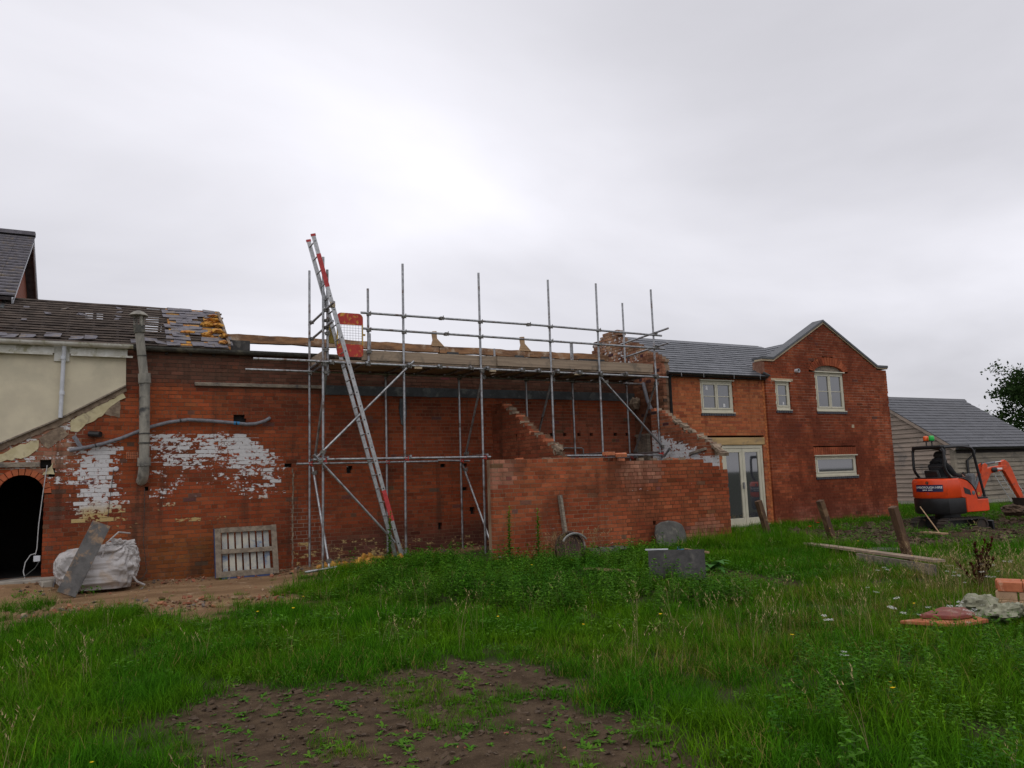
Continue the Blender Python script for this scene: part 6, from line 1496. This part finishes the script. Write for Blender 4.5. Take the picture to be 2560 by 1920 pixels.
# chips gathered along the wall foot
for _ in range(480):
    x = rr.uniform(-1.2, 7.4); y = -.12-abs(rr.gauss(0,.45)); chips.append((x, y, gz(x,y)+.01, rr.uniform(0,6.28), rr.uniform(.3,1.3), .4))
for _ in range(300):
    x = rr.uniform(-1.0, 2.6); y = -3.3+.35*rr.gauss(0,1)-.25*x; chips.append((x, y, gz(x,y)+.01, rr.uniform(0,6.28), rr.uniform(.3,1.5), .4))
for _ in range(70):
    x = rr.uniform(3.5, 5.0); y = rr.uniform(-1.9, -.8); foamb.append((x, y, gz(x,y)+.01, rr.uniform(0,6.28), rr.uniform(1.2,2.8), .5))
clods = []
for _ in range(2600):
    x, y = rr.uniform(0, 3.6), rr.uniform(-12.9, -8.4)
    if soilness(x, y)[1] > .55: clods.append((x, y, gz(x,y)+.002, rr.uniform(0,6.28), rr.uniform(.2,.8)**1.5+.12, .4))
for _ in range(2200):
    x, y = rr.uniform(11.5, 23), rr.uniform(-8, -2)
    if soilness(x, y)[2] > .5: clods.append((x, y, gz(x,y)+.005, rr.uniform(0,6.28), rr.uniform(.5,2.6), .4))
t = NT('rubble'); oi = t.n('ShaderNodeObjectInfo'); cr = t.n('ShaderNodeValToRGB'); t.l(oi.outputs['Random'], cr.inputs[0]); cr.color_ramp.interpolation = 'CONSTANT'
for p_, c_ in ((0,(.26,.10,.06,1)),(.3,(.16,.09,.055,1)),(.55,(.33,.23,.15,1)),(.75,(.16,.13,.11,1)),(.88,(.36,.16,.09,1))):
    e = cr.color_ramp.elements.new(p_) if p_ else cr.color_ramp.elements[0]; e.color = c_
M['rubble'] = t.fin(cr.outputs[0], .95, 0, .2)
scatter('meadow_grass', grass, mk(g_short, 6, M['grass'], 1), 'short green grass covering the foreground', 'grass')
scatter('dry_grass', dryg, mk(g_short, 5, M['grass_dry'], 2), 'yellowing rough grass on the right of the field', 'grass')
scatter('long_grass', tall, mk(g_long, 5, M['grass'], 3), 'tufts of long arching green grass', 'grass')
scatter('seeding_grass', seed_, mk(g_seed, 5, M['straw'], 4), 'straw coloured seed heads of tall grass', 'grass')
scatter('weeds', weed, mk(w_nettle, 5, M['weed'], 5)+mk(w_nettle, 3, M['weed_lt'], 15), 'dense leafy green weeds in front of the scaffold and low wall', 'weeds')
scatter('ground_leaves', clov, mk(w_clover, 4, M['weed_lt'], 6), 'small broad leaves growing among the grass', 'weeds')
scatter('seedlings', ros, mk(w_rosette, 6, M['weed_lt'], 7), 'pale seedlings dotted over the bare soil', 'weeds')
scatter('rubble', chips, mk(chip, 8, M['rubble'], 8), 'brick and stone chips scattered over the yard', 'rubble')
scatter('soil_clods', clods, mk(chip, 8, M['clod'], 12), 'dark clods of earth on the bare soil', 'soil')
scatter('white_flowers', wfl, mk(f_white, 4, M['petal_w'], 9), 'small white flower heads in the right of the field', 'flowers')
scatter('yellow_flowers', yfl, mk(f_small, 3, M['petal_y'], 10), 'tiny yellow buttercups dotted in the grass', 'flowers')
scatter('foam_debris', foamb, mk(chip, 5, M['foam'], 11), 'crumbs of yellow foam on the ground under the scaffold', 'debris')
# --- single plants
def plant(name, label, x, y, fn, mat, extra=None):
    t_ = thing(name, label, 'plant', (x, y, gz(x,y))); fn(t_, random.Random(int(x*100))); return t_
def dock(t_, r_):
    for k in range(13):
        mb = MB(); leaf(mb, (0,0,.02), k*.483*2+r_.uniform(-.3,.3), r_.uniform(.6,1.25), r_.uniform(.3,.46), r_.uniform(.13,.19), r_.uniform(.7,1.3), 5); part('leaf', mb, M['dock'], t_, local=True, smooth=True)
plant('dock_plant', 'broad leaved dock plant beside the dark grey sheet', 8.5, -6.3, dock, None)
def dead(t_, r_):
    for k in range(11):
        mb = MB(); a_ = r_.uniform(0,6.28); h = r_.uniform(.35,.66); sp = r_.uniform(.03,.28); P = [(0,0,0),(sp*.4*math.cos(a_),sp*.4*math.sin(a_),h*.5),(sp*math.cos(a_),sp*math.sin(a_),h)]
        mb.path(P, [.008,.006,.003], 5)
        for j in range(46):
            f_ = .35+.65*r_.random(); p = Vector(P[0]).lerp(Vector(P[2]), f_); leaf(mb, p, r_.uniform(0,6.28), r_.uniform(.1,1.2), .055, .03, .3)
        part('seed_spike', mb, M['deaddock'], t_, local=True)
plant('dead_dock', 'dead rusty brown dock seed stalks standing in dry grass', 10.2, -9.47, dead, None)
def spire(t_, r_):
    for k in range(2):
        mb = MB(); h = r_.uniform(.75,1.0); ox = r_.uniform(-.06,.06); mb.path([(ox,0,0),(ox+.02,0,h)], [.007,.004], 5); st_ = part('stem', mb, M['weed'], t_, local=True)
        mb = MB()
        for j in range(46): z = .1+(h-.1)*j/46; l = .14*(1-.4*j/46); leaf(mb, (ox+.02*z/h,0,z), j*2.4, .5, l, l*.34, .5)
        part('leaves', mb, M['weed_lt'], st_, local=True)
for x, y in ((6.25,-3.75),(6.75,-3.85),(4.55,-2.2)): plant('tall_weed', ('upright leafy willowherb stems at the free end of the low wall' if x < 6.5 else 'upright leafy willowherb stems between the wall end and the rusty drum') if y < -3 else 'bushy upright weed growing at the foot of the scaffold ladder', x, y, spire, None)
for o in [q_ for q_ in col.objects if q_.name.startswith('tall_weed')]:
    if 'willowherb' in o['label']: o['group'] = 'willowherb by the low wall'
def poppy(t_, r_):
    mb = MB(); mb.path([(0,0,0),(.01,0,.2)], .004, 5); part('stem', mb, M['weed'], t_, local=True); mb = MB()
    for j in range(5): leaf(mb, (.01,0,.2), j*1.256, .6, .05, .05, .4)
    part('petals', mb, M['petal_r'], t_, local=True)
for x, y, s in ((14.35,-3.3,'red poppy in bloom in front of the gable wall'),(13.3,-4.0,'smaller orange red poppy nearer the leaning posts')): plant('poppy', s, x, y, poppy, None)
# low green plants on the yard at the far left
def yardtuft(t_, r_):
    mb = MB()
    for _ in range(60): a_ = r_.uniform(0,6.28); d = .16*math.sqrt(r_.random()); leaf(mb, (d*math.cos(a_)*1.5,d*math.sin(a_),r_.uniform(.03,.16)), r_.uniform(0,6.28), r_.uniform(0,.9), .07, .022, .5)
    part('leaves', mb, M['weed'], t_, local=True)
plant('yard_weed', 'low green weed growing on the bare yard by the doorway', -1.05, -1.5, yardtuft, None); plant('yard_weed', 'low green weed at the foot of the leaning plank', -.25, -1.35, yardtuft, None)
# --- tree beyond the barn
tr = thing('tree', 'dark leafy tree rising behind the barn roof', 'tree', (40.4, 5.0, -.6)); tr.scale = (1.3,1.3,1.3)
rt = random.Random(5)
mb = MB(); mb.path([(0,0,-.2),(.05,0,1.0),(0,.1,2.2),(.1,.1,3.4),(.0,.1,5.0)], [.28,.22,.18,.13,.05], 9); trk = part('trunk', mb, M['bark'], tr, local=True, autosm=60)
ends = []
for k in range(26):
    a_ = k*2.4+rt.uniform(-.4,.4); z0 = 1.4+3.3*k/26; l = rt.uniform(1.3,2.7)*(1-.38*k/26); e = rt.uniform(.05,.7)
    p = Vector((.05,.08,z0)); q_ = p+Vector((math.cos(a_)*math.cos(e), math.sin(a_)*math.cos(e), math.sin(e)))*l; md_ = p.lerp(q_,.5)+Vector((0,0,.15))
    mb = MB(); mb.path([p, md_, q_], [.06,.035,.012], 6); obj('limb', mb, M['bark'], trk)
    for f_ in (.5,.7,.85,1.): ends.append((p.lerp(q_, f_), .45 if f_ < 1 else .38))
    for j in range(3):
        d = Vector((rt.gauss(0,1), rt.gauss(0,1), rt.gauss(.2,.7))).normalized()*rt.uniform(.4,.9); ends.append((q_+d*.8, .3))
for o in trk.children: o.matrix_parent_inverse = Matrix.Identity(4)
V = []; F = []
for c_, r_ in ends:
    for _ in range(85):
        p = c_+Vector((rt.gauss(0,1), rt.gauss(0,1), rt.gauss(0,.75)))*r_*.62; a_ = Vector((rt.gauss(0,1), rt.gauss(0,1), rt.gauss(0,1))).normalized(); b_ = a_.cross(Vector((rt.gauss(0,1), rt.gauss(0,1), rt.gauss(0,1)))).normalized()
        s = rt.uniform(.045,.085); i = len(V); V += [p-a_*s, p-b_*s*.55, p+a_*s, p+b_*s*.55]; F.append((i,i+1,i+2,i+3))
me = bpy.data.meshes.new('crown'); me.from_pydata(V, [], F); me.materials.append(M['treeleaf']); o = bpy.data.objects.new('crown', me); col.objects.link(o); o.parent = tr
